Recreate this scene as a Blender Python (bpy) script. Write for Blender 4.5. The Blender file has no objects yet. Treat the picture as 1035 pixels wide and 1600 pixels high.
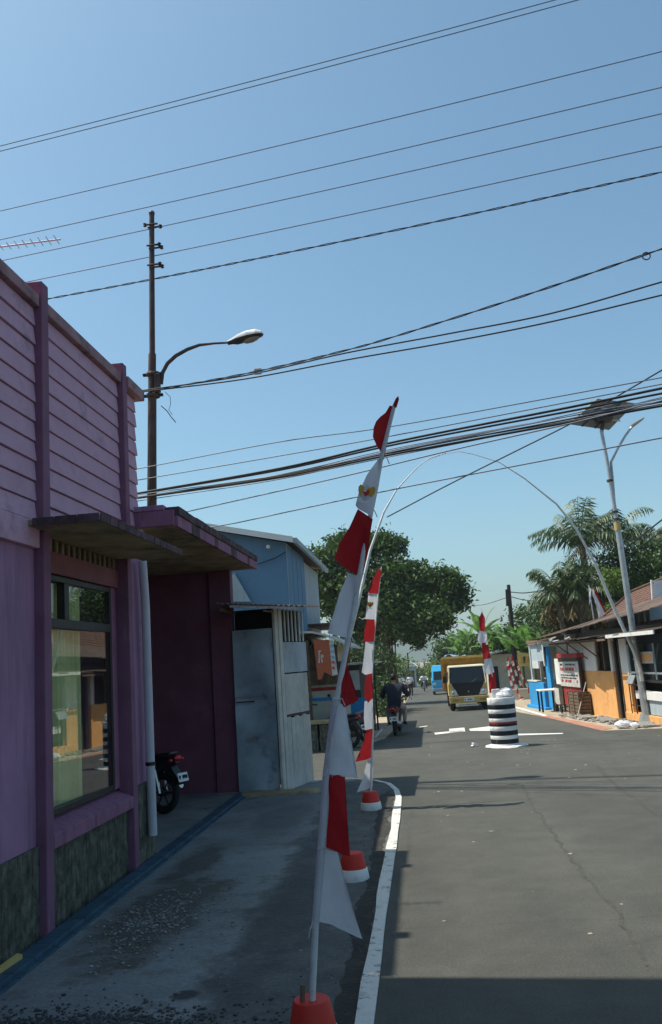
import bpy, bmesh, math, random
import numpy as np
from mathutils import Vector, Matrix
random.seed(7)
R = math.radians
S = bpy.context.scene
COL = S.collection

# ---------------------------------------------------------------- camera, sky, sun, exposure
cd = bpy.data.cameras.new('camera'); cam = bpy.data.objects.new('camera', cd); COL.objects.link(cam)
S.camera = cam
cd.sensor_fit = 'VERTICAL'; cd.sensor_height = 36.0; cd.sensor_width = 36.0; cd.lens = 30.375
cd.clip_start = 0.05; cd.clip_end = 6000
CAMROT = [[0.992737, 0.082992, 0.087096], [0.099927, -0.165697, -0.981101], [-0.066992, 0.982678, -0.172787]]
m4 = Matrix(CAMROT).to_4x4(); m4.translation = (0, 0, 1.85)
cam.matrix_world = m4
cd.dof.use_dof = False

SUNV = Vector((-0.515, 0.055, 1.0)).normalized()          # towards the sun
w = bpy.data.worlds.new('World'); S.world = w; w.use_nodes = True
nt = w.node_tree; nt.nodes.clear()
out = nt.nodes.new('ShaderNodeOutputWorld'); bg = nt.nodes.new('ShaderNodeBackground')
sky = nt.nodes.new('ShaderNodeTexSky'); sky.sky_type = 'NISHITA'; sky.sun_disc = False
sky.sun_elevation = math.asin(SUNV.z); sky.sun_rotation = math.atan2(SUNV.x, SUNV.y)
sky.altitude = 100; sky.air_density = 1.0; sky.dust_density = 2.6; sky.ozone_density = 2.2
bg.inputs[1].default_value = 0.125
tint = nt.nodes.new('ShaderNodeMix'); tint.data_type = 'RGBA'; tint.blend_type = 'MULTIPLY'; tint.inputs[0].default_value = 1.0
tint.inputs[7].default_value = (0.82, 1.06, 1.02, 1)          # clean, slightly cyan tropical sky
nt.links.new(sky.outputs[0], tint.inputs[6]); nt.links.new(tint.outputs[2], bg.inputs[0]); nt.links.new(bg.outputs[0], out.inputs[0])
sl = bpy.data.lights.new('sun', 'SUN'); sun = bpy.data.objects.new('sun', sl); COL.objects.link(sun)
sl.energy = 4.8; sl.angle = R(0.53); sl.color = (1.0, 0.93, 0.82)
sun.rotation_euler = SUNV.to_track_quat('Z', 'Y').to_euler()
S.view_settings.view_transform = 'Standard'; S.view_settings.look = 'None'
S.view_settings.exposure = 0.36; S.view_settings.gamma = 1; S.view_settings.use_curve_mapping = False
S.render.engine = 'CYCLES'

# ---------------------------------------------------------------- helpers
def gz(y):
    return 0.0 if y < 14 else (-0.018*(y-14) if y < 200 else -3.35)

def tag(o, label=None, cat=None, group=None, kind=None):
    if label: o['label'] = label
    if cat: o['category'] = cat
    if group: o['group'] = group
    if kind: o['kind'] = kind
    return o

def thing(name, label, cat, loc=(0, 0, 0), rz=0.0, group=None, kind=None):
    o = bpy.data.objects.new(name, None); COL.objects.link(o)
    o.empty_display_size = 0.1
    o.location = loc; o.rotation_euler = (0, 0, rz)
    return tag(o, label, cat, group, kind)

def origin_of(o):
    p = Vector((0, 0, 0))
    while o is not None:
        p += o.location; o = o.parent
    return p

class MB:
    def __init__(s): s.v = []; s.f = []; s.smooth = False
    def add(s, vs, fs):
        n = len(s.v); s.v += [tuple(v) for v in vs]; s.f += [tuple(i+n for i in f) for f in fs]; return s
    def box(s, x0, x1, y0, y1, z0, z1):
        x0, x1 = min(x0, x1), max(x0, x1); y0, y1 = min(y0, y1), max(y0, y1); z0, z1 = min(z0, z1), max(z0, z1)
        return s.add([(x0,y0,z0),(x1,y0,z0),(x1,y1,z0),(x0,y1,z0),(x0,y0,z1),(x1,y0,z1),(x1,y1,z1),(x0,y1,z1)],
                     [(0,3,2,1),(4,5,6,7),(0,1,5,4),(1,2,6,5),(2,3,7,6),(3,0,4,7)])
    def hexa(s, p):      # 8 points, bottom 4 then top 4
        return s.add(p, [(0,3,2,1),(4,5,6,7),(0,1,5,4),(1,2,6,5),(2,3,7,6),(3,0,4,7)])
    def quad(s, a, b, c, d): return s.add([a, b, c, d], [(0,1,2,3)])
    def prism(s, poly, d):   # poly list of 3d points, extruded by vector d
        n = len(poly); d = Vector(d)
        vs = [Vector(p) for p in poly] + [Vector(p)+d for p in poly]
        fs = [tuple(reversed(range(n))), tuple(range(n, 2*n))] + [(i, (i+1) % n, n+(i+1) % n, n+i) for i in range(n)]
        return s.add(vs, fs)
    def tube(s, pts, r, seg=8, cap=True):
        pts = [Vector(p) for p in pts]; n = len(pts)
        rs = r if isinstance(r, (list, tuple)) else [r]*n
        base = len(s.v); ref = Vector((0.13, 0.31, 1)).normalized()
        for i, p in enumerate(pts):
            t = (pts[min(i+1, n-1)] - pts[max(i-1, 0)]).normalized()
            a = t.cross(ref)
            if a.length < 0.15: a = t.cross(Vector((1, 0, 0)))
            a.normalize(); b = t.cross(a)
            for k in range(seg):
                q = 2*math.pi*k/seg
                s.v.append(tuple(p + (a*math.cos(q) + b*math.sin(q))*rs[i]))
        for i in range(n-1):
            for k in range(seg):
                s.f.append((base+i*seg+k, base+i*seg+(k+1) % seg, base+(i+1)*seg+(k+1) % seg, base+(i+1)*seg+k))
        if cap:
            s.f.append(tuple(base+k for k in reversed(range(seg))))
            s.f.append(tuple(base+(n-1)*seg+k for k in range(seg)))
        return s
    def lathe(s, prof, c=(0, 0, 0), seg=24, axis='z', cap=True, wob=0.0):
        base = len(s.v); c = Vector(c)
        for i, (r, h) in enumerate(prof):
            for k in range(seg):
                q = 2*math.pi*k/seg; rr = r*(1+wob*math.sin(3*q+i*1.7)+wob*.6*math.sin(7*q+i*2.9))
                a, b = rr*math.cos(q), rr*math.sin(q)
                s.v.append(tuple(c + (Vector((a, b, h)) if axis == 'z' else (Vector((h, a, b)) if axis == 'x' else Vector((a, h, b))))))
        for i in range(len(prof)-1):
            for k in range(seg):
                s.f.append((base+i*seg+k, base+i*seg+(k+1) % seg, base+(i+1)*seg+(k+1) % seg, base+(i+1)*seg+k))
        if cap:
            s.f.append(tuple(base+k for k in reversed(range(seg))))
            s.f.append(tuple(base+(len(prof)-1)*seg+k for k in range(seg)))
        return s
    def ring(s, c, R0, r, axis='x', seg=24, sec=8):
        base = len(s.v); c = Vector(c)
        for i in range(seg):
            q = 2*math.pi*i/seg
            for k in range(sec):
                p = 2*math.pi*k/sec; rr = R0 + r*math.cos(p); h = r*math.sin(p)
                a, b = rr*math.cos(q), rr*math.sin(q)
                s.v.append(tuple(c + (Vector((h, a, b)) if axis == 'x' else (Vector((a, b, h)) if axis == 'z' else Vector((a, h, b))))))
        for i in range(seg):
            for k in range(sec):
                s.f.append((base+i*sec+k, base+((i+1) % seg)*sec+k, base+((i+1) % seg)*sec+(k+1) % sec, base+i*sec+(k+1) % sec))
        return s
    def sphere(s, c, r, seg=12, rings=8, jit=0.0):
        rx, ry, rz = r if isinstance(r, (tuple, list)) else (r, r, r)
        base = len(s.v)
        for i in range(1, rings):
            t = math.pi*i/rings
            for k in range(seg):
                q = 2*math.pi*k/seg; j = 1+random.uniform(-jit, jit)
                s.v.append((c[0]+rx*j*math.sin(t)*math.cos(q), c[1]+ry*j*math.sin(t)*math.sin(q), c[2]+rz*j*math.cos(t)))
        for i in range(rings-2):
            for k in range(seg):
                s.f.append((base+i*seg+k, base+(i+1)*seg+k, base+(i+1)*seg+(k+1) % seg, base+i*seg+(k+1) % seg))
        s.f.append(tuple(base+k for k in range(seg)))
        s.f.append(tuple(base+(rings-2)*seg+k for k in reversed(range(seg))))
        return s
    def build(s, name, m, parent=None, bevel=0.0, smooth=None, local=False):
        me = bpy.data.meshes.new(name)
        off = Vector((0, 0, 0)) if local else origin_of(parent)
        me.from_pydata([tuple(Vector(v)-off) for v in s.v], [], s.f); me.update()
        if s.smooth or smooth:
            me.polygons.foreach_set('use_smooth', [True]*len(me.polygons))
            if hasattr(me, 'set_sharp_from_angle'): me.set_sharp_from_angle(angle=R(40))
        o = bpy.data.objects.new(name, me); COL.objects.link(o)
        if m is not None: me.materials.append(m)
        if parent is not None: o.parent = parent
        if bevel:
            b = o.modifiers.new('bevel', 'BEVEL'); b.width = bevel; b.segments = 2; b.limit_method = 'ANGLE'; b.angle_limit = R(40)
        return o

def box(name, m, parent, x0, x1, y0, y1, z0, z1, bevel=0.0, local=False):
    return MB().box(x0, x1, y0, y1, z0, z1).build(name, m, parent, bevel, local=local)

def children(o): return [c for c in bpy.data.objects if c.parent == o]
def copy_tree(o, parent=None):
    c = o.copy(); COL.objects.link(c); c.parent = parent
    for ch in list(o.children): copy_tree(ch, c)
    return c

# ---------------------------------------------------------------- materials
def mat(name, col, rough=0.85, var=0.25, scale=4.0, bump=0.15, bscale=60.0, metal=0.0, dirt=None, dirt_amt=0.0,
        dscale=1.3, streak=False, spec=0.3, island=0.0, transl=0.0, chips=None, chip_thr=0.69):
    m = bpy.data.materials.new(name); m.use_nodes = True; t = m.node_tree; N = t.nodes; L = t.links
    p = N['Principled BSDF']; p.inputs['Roughness'].default_value = rough; p.inputs['Metallic'].default_value = metal
    p.inputs['Specular IOR Level'].default_value = spec
    tc = N.new('ShaderNodeTexCoord')
    n1 = N.new('ShaderNodeTexNoise'); n1.inputs['Scale'].default_value = scale; n1.inputs['Detail'].default_value = 7
    n1.inputs['Roughness'].default_value = 0.62
    L.new(tc.outputs['Object'], n1.inputs['Vector'])
    mr = N.new('ShaderNodeMapRange'); mr.inputs[1].default_value = 0.3; mr.inputs[2].default_value = 0.7
    mr.inputs[3].default_value = 1-var; mr.inputs[4].default_value = 1+var
    L.new(n1.outputs[0], mr.inputs[0])
    mul = N.new('ShaderNodeMix'); mul.data_type = 'RGBA'; mul.blend_type = 'MULTIPLY'; mul.inputs[0].default_value = 1
    mul.inputs[6].default_value = (*col, 1); L.new(mr.outputs[0], mul.inputs[7])
    last = mul.outputs[2]
    if dirt is not None:
        n2 = N.new('ShaderNodeTexNoise'); n2.inputs['Scale'].default_value = dscale; n2.inputs['Detail'].default_value = 9
        n2.inputs['Roughness'].default_value = 0.7
        if streak:
            mp = N.new('ShaderNodeMapping'); mp.inputs['Scale'].default_value = (5, 5, 0.6)
            L.new(tc.outputs['Object'], mp.inputs[0]); L.new(mp.outputs[0], n2.inputs['Vector'])
        else: L.new(tc.outputs['Object'], n2.inputs['Vector'])
        r2 = N.new('ShaderNodeMapRange'); r2.inputs[1].default_value = 0.62-dirt_amt*0.3; r2.inputs[2].default_value = 0.72
        L.new(n2.outputs[0], r2.inputs[0])
        mx = N.new('ShaderNodeMix'); mx.data_type = 'RGBA'; L.new(r2.outputs[0], mx.inputs[0])
        L.new(last, mx.inputs[6]); mx.inputs[7].default_value = (*dirt, 1); last = mx.outputs[2]
    if chips is not None:
        n4 = N.new('ShaderNodeTexNoise'); n4.inputs['Scale'].default_value = 9; n4.inputs['Detail'].default_value = 10; n4.inputs['Roughness'].default_value = 0.8
        L.new(tc.outputs['Object'], n4.inputs['Vector']); r4 = N.new('ShaderNodeMapRange'); r4.inputs[1].default_value = chip_thr; r4.inputs[2].default_value = chip_thr+.03; r4.inputs[4].default_value = 0.8
        L.new(n4.outputs[0], r4.inputs[0]); m4_ = N.new('ShaderNodeMix'); m4_.data_type = 'RGBA'; L.new(r4.outputs[0], m4_.inputs[0]); L.new(last, m4_.inputs[6]); m4_.inputs[7].default_value = (*chips, 1); last = m4_.outputs[2]
    if island:
        g = N.new('ShaderNodeNewGeometry'); r3 = N.new('ShaderNodeMapRange'); r3.inputs[3].default_value = 1-island; r3.inputs[4].default_value = 1+island
        L.new(g.outputs['Random Per Island'], r3.inputs[0])
        m3 = N.new('ShaderNodeMix'); m3.data_type = 'RGBA'; m3.blend_type = 'MULTIPLY'; m3.inputs[0].default_value = 1
        L.new(last, m3.inputs[6]); L.new(r3.outputs[0], m3.inputs[7]); last = m3.outputs[2]
    L.new(last, p.inputs['Base Color'])
    if bump:
        n3 = N.new('ShaderNodeTexNoise'); n3.inputs['Scale'].default_value = bscale; n3.inputs['Detail'].default_value = 4
        L.new(tc.outputs['Object'], n3.inputs['Vector'])
        b = N.new('ShaderNodeBump'); b.inputs['Strength'].default_value = bump; b.inputs['Distance'].default_value = 0.02
        L.new(n3.outputs[0], b.inputs['Height']); L.new(b.outputs[0], p.inputs['Normal'])
    if transl:
        tr = N.new('ShaderNodeBsdfTranslucent'); L.new(last, tr.inputs[0])
        ms = N.new('ShaderNodeMixShader'); ms.inputs[0].default_value = transl
        L.new(p.outputs[0], ms.inputs[1]); L.new(tr.outputs[0], ms.inputs[2])
        L.new(ms.outputs[0], N['Material Output'].inputs[0])
    return m

def glass(name, tint=(0.75, 0.85, 0.82), boost=1.0):
    m = bpy.data.materials.new(name); m.use_nodes = True; N = m.node_tree.nodes; L = m.node_tree.links; N.clear()
    o = N.new('ShaderNodeOutputMaterial'); t = N.new('ShaderNodeBsdfTransparent'); t.inputs[0].default_value = (*tint, 1)
    g = N.new('ShaderNodeBsdfGlossy'); g.inputs['Roughness'].default_value = 0.01; g.inputs[0].default_value = (0.95, 0.97, 0.97, 1)
    ge = N.new('ShaderNodeNewGeometry'); dt = N.new('ShaderNodeVectorMath'); dt.operation = 'DOT_PRODUCT'
    L.new(ge.outputs['Normal'], dt.inputs[0]); L.new(ge.outputs['Incoming'], dt.inputs[1])
    def mth(op, a, b):
        q = N.new('ShaderNodeMath'); q.operation = op
        for i, v in enumerate((a, b)):
            if isinstance(v, (int, float)): q.inputs[i].default_value = v
            elif v is not None: L.new(v, q.inputs[i])
        return q.outputs[0]
    ab = mth('ABSOLUTE', dt.outputs['Value'], 0); p5 = mth('POWER', mth('SUBTRACT', 1.0, ab), 5.0)
    fr = mth('MULTIPLY', mth('ADD', mth('MULTIPLY', p5, 0.96), 0.04), boost); x = N.new('ShaderNodeMixShader')
    L.new(fr, x.inputs[0]); L.new(t.outputs[0], x.inputs[1]); L.new(g.outputs[0], x.inputs[2]); L.new(x.outputs[0], o.inputs[0])
    return m

M = {}
M['dirt'] = mat('dirt', (0.23, 0.19, 0.14), var=0.35, scale=1.2, bump=0.5, bscale=25, dirt=(0.13, 0.12, 0.07), dirt_amt=0.4)
M['sand'] = mat('sand', (0.36, 0.30, 0.22), var=0.3, scale=2.5, bump=0.5, bscale=20, dirt=(0.17, 0.14, 0.10), dirt_amt=0.3, dscale=2.2)
M['conc'] = mat('pavement_concrete', (0.19, 0.20, 0.19), var=0.28, scale=1.6, bump=0.35, bscale=40, dirt=(0.085, 0.085, 0.078), dirt_amt=0.35, dscale=0.9)
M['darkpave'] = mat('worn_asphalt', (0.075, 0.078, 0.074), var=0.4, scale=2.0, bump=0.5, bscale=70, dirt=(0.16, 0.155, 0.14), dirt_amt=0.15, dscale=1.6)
M['broken'] = mat('broken_concrete', (0.085, 0.075, 0.06), var=0.5, scale=5, bump=0.9, bscale=25, dirt=(0.17, 0.165, 0.15), dirt_amt=0.35, dscale=4)
M['gutter'] = mat('gutter_dirt', (0.035, 0.034, 0.03), var=0.4, scale=6, bump=0.6, bscale=50, dirt=(0.1, 0.09, 0.07), dirt_amt=0.2, dscale=5)
M['kerb'] = mat('kerb_paint', (0.62, 0.61, 0.57), var=0.14, scale=9, bump=0.3, bscale=45, dirt=(0.3, 0.29, 0.27), dirt_amt=0.5, dscale=9, chips=(0.12, 0.12, 0.115), chip_thr=0.57)
M['roadpaint'] = mat('road_paint', (0.62, 0.61, 0.57), var=0.15, scale=8, bump=0.1, dirt=(0.2, 0.19, 0.17), dirt_amt=0.3, dscale=7)
M['pink'] = mat('pink_paint', (0.34, 0.175, 0.29), rough=0.75, var=0.16, scale=1.8, bump=0.12, bscale=60, dirt=(0.20, 0.115, 0.19), dirt_amt=0.45, dscale=1.2, streak=True, chips=(0.45, 0.38, 0.42), chip_thr=0.70)
M['magenta'] = mat('magenta_trim_paint', (0.27, 0.115, 0.19), rough=0.75, var=0.2, scale=3, bump=0.15, bscale=50, dirt=(0.14, 0.06, 0.10), dirt_amt=0.35, dscale=3, streak=True, chips=(0.45, 0.36, 0.38), chip_thr=0.68)
M['pinkd'] = mat('dark_pink_paint', (0.21, 0.09, 0.15), rough=0.75, var=0.2, scale=2.5, bump=0.15, bscale=50, dirt=(0.30, 0.20, 0.26), dirt_amt=0.06, dscale=3, streak=True, chips=(0.45, 0.36, 0.38), chip_thr=0.67)
M['pinkb'] = mat('pink_board_paint', (0.54, 0.32, 0.43), rough=0.75, var=0.14, scale=2.5, bump=0.15, bscale=70, dirt=(0.30, 0.19, 0.26), dirt_amt=0.3, dscale=2.5, chips=(0.20, 0.12, 0.15), chip_thr=0.70)
M['pinkc'] = mat('pink_cap_paint', (0.33, 0.19, 0.21), rough=0.8, var=0.25, scale=3, bump=0.3, bscale=40, dirt=(0.05, 0.045, 0.045), dirt_amt=0.42, dscale=3.5)
M['edge'] = mat('stained_pink_edge', (0.13, 0.075, 0.09), rough=0.9, var=0.35, scale=6, bump=0.4, bscale=30, dirt=(0.03, 0.027, 0.025), dirt_amt=0.75, dscale=5)
M['maroon'] = mat('maroon_paint', (0.19, 0.07, 0.105), rough=0.7, var=0.2, scale=2, bump=0.1, dirt=(0.14, 0.05, 0.08), dirt_amt=0.2, chips=(0.3, 0.2, 0.22), chip_thr=0.71)
M['red_lintel'] = mat('red_lintel_paint', (0.20, 0.06, 0.065), rough=0.7, var=0.15)
M['moss'] = mat('mossy_plaster', (0.12, 0.115, 0.09), rough=0.95, var=0.7, scale=9, bump=1.0, bscale=22, dirt=(0.025, 0.03, 0.018), dirt_amt=0.6, dscale=4, streak=True)
M['slab'] = mat('stained_slab', (0.33, 0.26, 0.15), rough=0.9, var=0.35, scale=3, bump=0.3, dirt=(0.09, 0.07, 0.045), dirt_amt=0.4, dscale=2.5)
M['bluetile'] = mat('blue_tile', (0.035, 0.085, 0.12), rough=0.55, var=0.3, scale=5, bump=0.05, dirt=(0.13, 0.15, 0.15), dirt_amt=0.25, dscale=4)
M['frame'] = mat('dark_frame', (0.03, 0.026, 0.022), rough=0.5, var=0.2, bump=0.05)
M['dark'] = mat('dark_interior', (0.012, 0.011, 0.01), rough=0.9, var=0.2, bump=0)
M['curtain'] = mat('curtain_cloth', (0.78, 0.76, 0.42), rough=0.9, var=0.12, scale=3, bump=0.05, transl=0.2)
M['glass'] = glass('window_glass', (0.95, 0.98, 0.95), 1.25)
M['pvc'] = mat('grey_pvc', (0.50, 0.48, 0.53), rough=0.45, var=0.08, bump=0.03)
M['rust'] = mat('rusty_steel', (0.07, 0.05, 0.045), rough=0.6, var=0.35, scale=6, bump=0.2, metal=0.2, dirt=(0.13, 0.06, 0.03), dirt_amt=0.35, dscale=5)
M['steel'] = mat('galvanised_steel', (0.42, 0.44, 0.45), rough=0.42, var=0.15, scale=5, bump=0.06, metal=0.6, dirt=(0.25, 0.22, 0.2), dirt_amt=0.2, dscale=6)
M['sheet'] = mat('galvanised_sheet', (0.33, 0.39, 0.44), rough=0.5, var=0.3, scale=1.6, bump=0.06, bscale=30, metal=0.3, dirt=(0.13, 0.12, 0.11), dirt_amt=0.2, dscale=2.5)
M['tin'] = mat('pale_painted_tin', (0.50, 0.49, 0.45), rough=0.6, var=0.2, scale=3, bump=0.1, dirt=(0.25, 0.22, 0.18), dirt_amt=0.25, dscale=3, streak=True)
M['rusttin'] = mat('rusty_roof_tin', (0.12, 0.08, 0.062), rough=0.8, var=0.4, scale=4, bump=0.3, dirt=(0.05, 0.04, 0.035), dirt_amt=0.35, dscale=3)
M['bluewall'] = mat('blue_house_paint', (0.115, 0.225, 0.34), rough=0.8, var=0.1, scale=1.2, bump=0.05, dirt=(0.095, 0.17, 0.25), dirt_amt=0.2, dscale=0.8, streak=True, chips=(0.3, 0.36, 0.4), chip_thr=0.71)
M['palewall'] = mat('pale_blue_render', (0.36, 0.43, 0.46), rough=0.85, var=0.12, scale=1.5, dirt=(0.25, 0.28, 0.3), dirt_amt=0.3, streak=True)
M['white'] = mat('white_paint', (0.72, 0.71, 0.68), rough=0.6, var=0.08, bump=0.05, dirt=(0.45, 0.43, 0.4), dirt_amt=0.15)
M['cream'] = mat('cream_wall', (0.55, 0.52, 0.42), rough=0.85, var=0.12, dirt=(0.3, 0.27, 0.2), dirt_amt=0.25)
M['cloth_red'] = mat('red_flag_cloth', (0.40, 0.016, 0.02), rough=0.75, var=0.12, scale=5, bump=0.6, bscale=9, transl=0.3)
M['cloth_white'] = mat('white_flag_cloth', (0.70, 0.70, 0.73), rough=0.75, var=0.08, scale=5, bump=0.6, bscale=9, transl=0.35)
M['navy'] = mat('navy_band_paint', (0.010, 0.011, 0.02), rough=0.6, var=0.3, scale=6, bump=0.1, dirt=(0.1, 0.1, 0.11), dirt_amt=0.1, dscale=8)
M['red'] = mat('red_paint', (0.55, 0.035, 0.02), rough=0.55, var=0.15, bump=0.1, dirt=(0.3, 0.05, 0.03), dirt_amt=0.15, dscale=8)
M['gold'] = mat('gold_print', (0.55, 0.33, 0.05), rough=0.7, var=0.15, bump=0)
M['black'] = mat('black_paint', (0.015, 0.016, 0.02), rough=0.5, var=0.2, bump=0.05)
M['rubber'] = mat('tyre_rubber', (0.018, 0.018, 0.018), rough=0.8, var=0.2, bump=0.1)
M['plastic'] = mat('black_plastic', (0.02, 0.021, 0.023), rough=0.35, var=0.1, bump=0, spec=0.5)
M['chrome'] = mat('dull_chrome', (0.5, 0.5, 0.5), rough=0.3, var=0.1, bump=0, metal=0.9)
M['plate'] = mat('white_plate', (0.7, 0.72, 0.73), rough=0.5, var=0.05, bump=0)
M['tail'] = mat('red_lens', (0.45, 0.01, 0.02), rough=0.2, var=0.1, bump=0, spec=0.6)
M['lens'] = mat('clear_lens', (0.6, 0.62, 0.62), rough=0.15, var=0.1, bump=0, spec=0.7)
M['yellow'] = mat('truck_yellow_paint', (0.52, 0.38, 0.13), rough=0.5, var=0.15, bump=0.05, dirt=(0.25, 0.17, 0.08), dirt_amt=0.25, dscale=3)
M['ochre'] = mat('ochre_cargo_paint', (0.36, 0.20, 0.04), rough=0.7, var=0.25, scale=4, bump=0.1, dirt=(0.16, 0.09, 0.04), dirt_amt=0.3, dscale=3)
M['vanblue'] = mat('bright_blue_paint', (0.05, 0.42, 0.75), rough=0.35, var=0.05, bump=0, spec=0.5)
M['screen'] = mat('dark_car_glass', (0.010, 0.016, 0.022), rough=0.06, var=0.1, bump=0, spec=0.35)
M['orange'] = mat('orange_wall_paint', (0.74, 0.38, 0.14), rough=0.85, var=0.1, scale=3, bump=0.05, dirt=(0.48, 0.23, 0.08), dirt_amt=0.2, dscale=2, chips=(0.7, 0.6, 0.5), chip_thr=0.71)
M['kioskblue'] = mat('kiosk_blue_paint', (0.03, 0.27, 0.56), rough=0.7, var=0.12, bump=0.05, dirt=(0.04, 0.2, 0.4), dirt_amt=0.2)
M['stallred'] = mat('stall_red_paint', (0.35, 0.03, 0.025), rough=0.7, var=0.2, bump=0.05, dirt=(0.15, 0.03, 0.02), dirt_amt=0.3)
M['wood'] = mat('old_wood', (0.15, 0.105, 0.07), rough=0.9, var=0.4, scale=8, bump=0.3, dirt=(0.07, 0.055, 0.045), dirt_amt=0.3, dscale=6)
M['tile'] = mat('roof_tile', (0.135, 0.075, 0.055), rough=0.9, var=0.4, scale=5, bump=0.2, dirt=(0.09, 0.06, 0.05), dirt_amt=0.35, dscale=5)
M['banner'] = mat('banner_vinyl', (0.52, 0.50, 0.46), rough=0.5, var=0.3, scale=6, bump=0.02)
M['obanner'] = mat('orange_banner_vinyl', (0.42, 0.11, 0.05), rough=0.5, var=0.12, scale=6, bump=0.02)
M['ybanner'] = mat('yellow_banner_vinyl', (0.66, 0.58, 0.16), rough=0.5, var=0.2, scale=6, bump=0.02)
M['bark'] = mat('bark', (0.10, 0.08, 0.06), rough=0.95, var=0.4, scale=8, bump=0.6, bscale=25)
M['leaf'] = mat('tree_leaf', (0.050, 0.102, 0.020), rough=0.55, var=0.3, scale=1.5, bump=0, island=0.55, transl=0.25, spec=0.4)
M['leafd'] = mat('dark_leaf', (0.042, 0.078, 0.026), rough=0.6, var=0.3, scale=1.5, bump=0, island=0.5, transl=0.2)
M['leafy'] = mat('yellow_green_leaf', (0.12, 0.19, 0.04), rough=0.55, var=0.35, scale=1.0, bump=0, island=0.5, transl=0.3)
M['palm'] = mat('palm_leaf', (0.06, 0.10, 0.035), rough=0.5, var=0.3, scale=1, bump=0, island=0.5, transl=0.2, spec=0.45)
M['palmdry'] = mat('dry_palm_leaf', (0.20, 0.16, 0.075), rough=0.8, var=0.35, scale=2, bump=0, island=0.45, transl=0.2)
M['banana'] = mat('banana_leaf', (0.11, 0.23, 0.05), rough=0.5, var=0.3, scale=1.5, bump=0, island=0.45, transl=0.35, spec=0.4)
M['bstem'] = mat('banana_stem', (0.10, 0.11, 0.05), var=0.4, scale=4)
M['wire'] = mat('cable_sheath', (0.03, 0.03, 0.033), rough=0.6, var=0.1, bump=0)
M['wireg'] = mat('bare_wire', (0.16, 0.18, 0.22), rough=0.5, var=0.1, bump=0, metal=0.3)
M['bamboo'] = mat('white_bamboo', (0.60, 0.61, 0.60), rough=0.6, var=0.15, scale=8, bump=0.05, dirt=(0.35, 0.33, 0.28), dirt_amt=0.25, dscale=9)
M['panelback'] = mat('solar_panel_backing', (0.20, 0.195, 0.17), rough=0.6, var=0.2, bump=0.05, dirt=(0.1, 0.1, 0.09), dirt_amt=0.3)
M['cells'] = mat('solar_cells', (0.01, 0.015, 0.04), rough=0.15, var=0.1, bump=0, spec=0.6)
M['jacket'] = mat('navy_jacket', (0.015, 0.022, 0.04), rough=0.85, var=0.2, bump=0.2)
M['trouser'] = mat('grey_trousers', (0.25, 0.23, 0.22), rough=0.9, var=0.2)
M['darktrouser'] = mat('dark_trousers', (0.025, 0.028, 0.05), rough=0.9, var=0.2)
M['skin'] = mat('skin', (0.32, 0.17, 0.10), rough=0.6, var=0.08, bump=0)
M['hair'] = mat('black_hair', (0.012, 0.01, 0.009), rough=0.6, var=0.2, bump=0.2)
M['shirt'] = mat('white_shirt', (0.72, 0.72, 0.74), rough=0.85, var=0.05)
M['hillm'] = mat('forested_hill', (0.03, 0.055, 0.03), rough=1, var=0.4, scale=0.02, bump=0)
M['stone'] = mat('rubble_stone', (0.24, 0.235, 0.22), rough=0.95, var=0.35, scale=12, bump=0.3, island=0.4)
M['redpave'] = mat('red_edge_paving', (0.36, 0.17, 0.12), rough=0.9, var=0.25, scale=3, dirt=(0.3, 0.24, 0.18), dirt_amt=0.4, dscale=4)
M['plasticbag'] = mat('white_plastic_bag', (0.75, 0.75, 0.77), rough=0.4, var=0.1, bump=0.3, bscale=20, transl=0.2)

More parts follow.
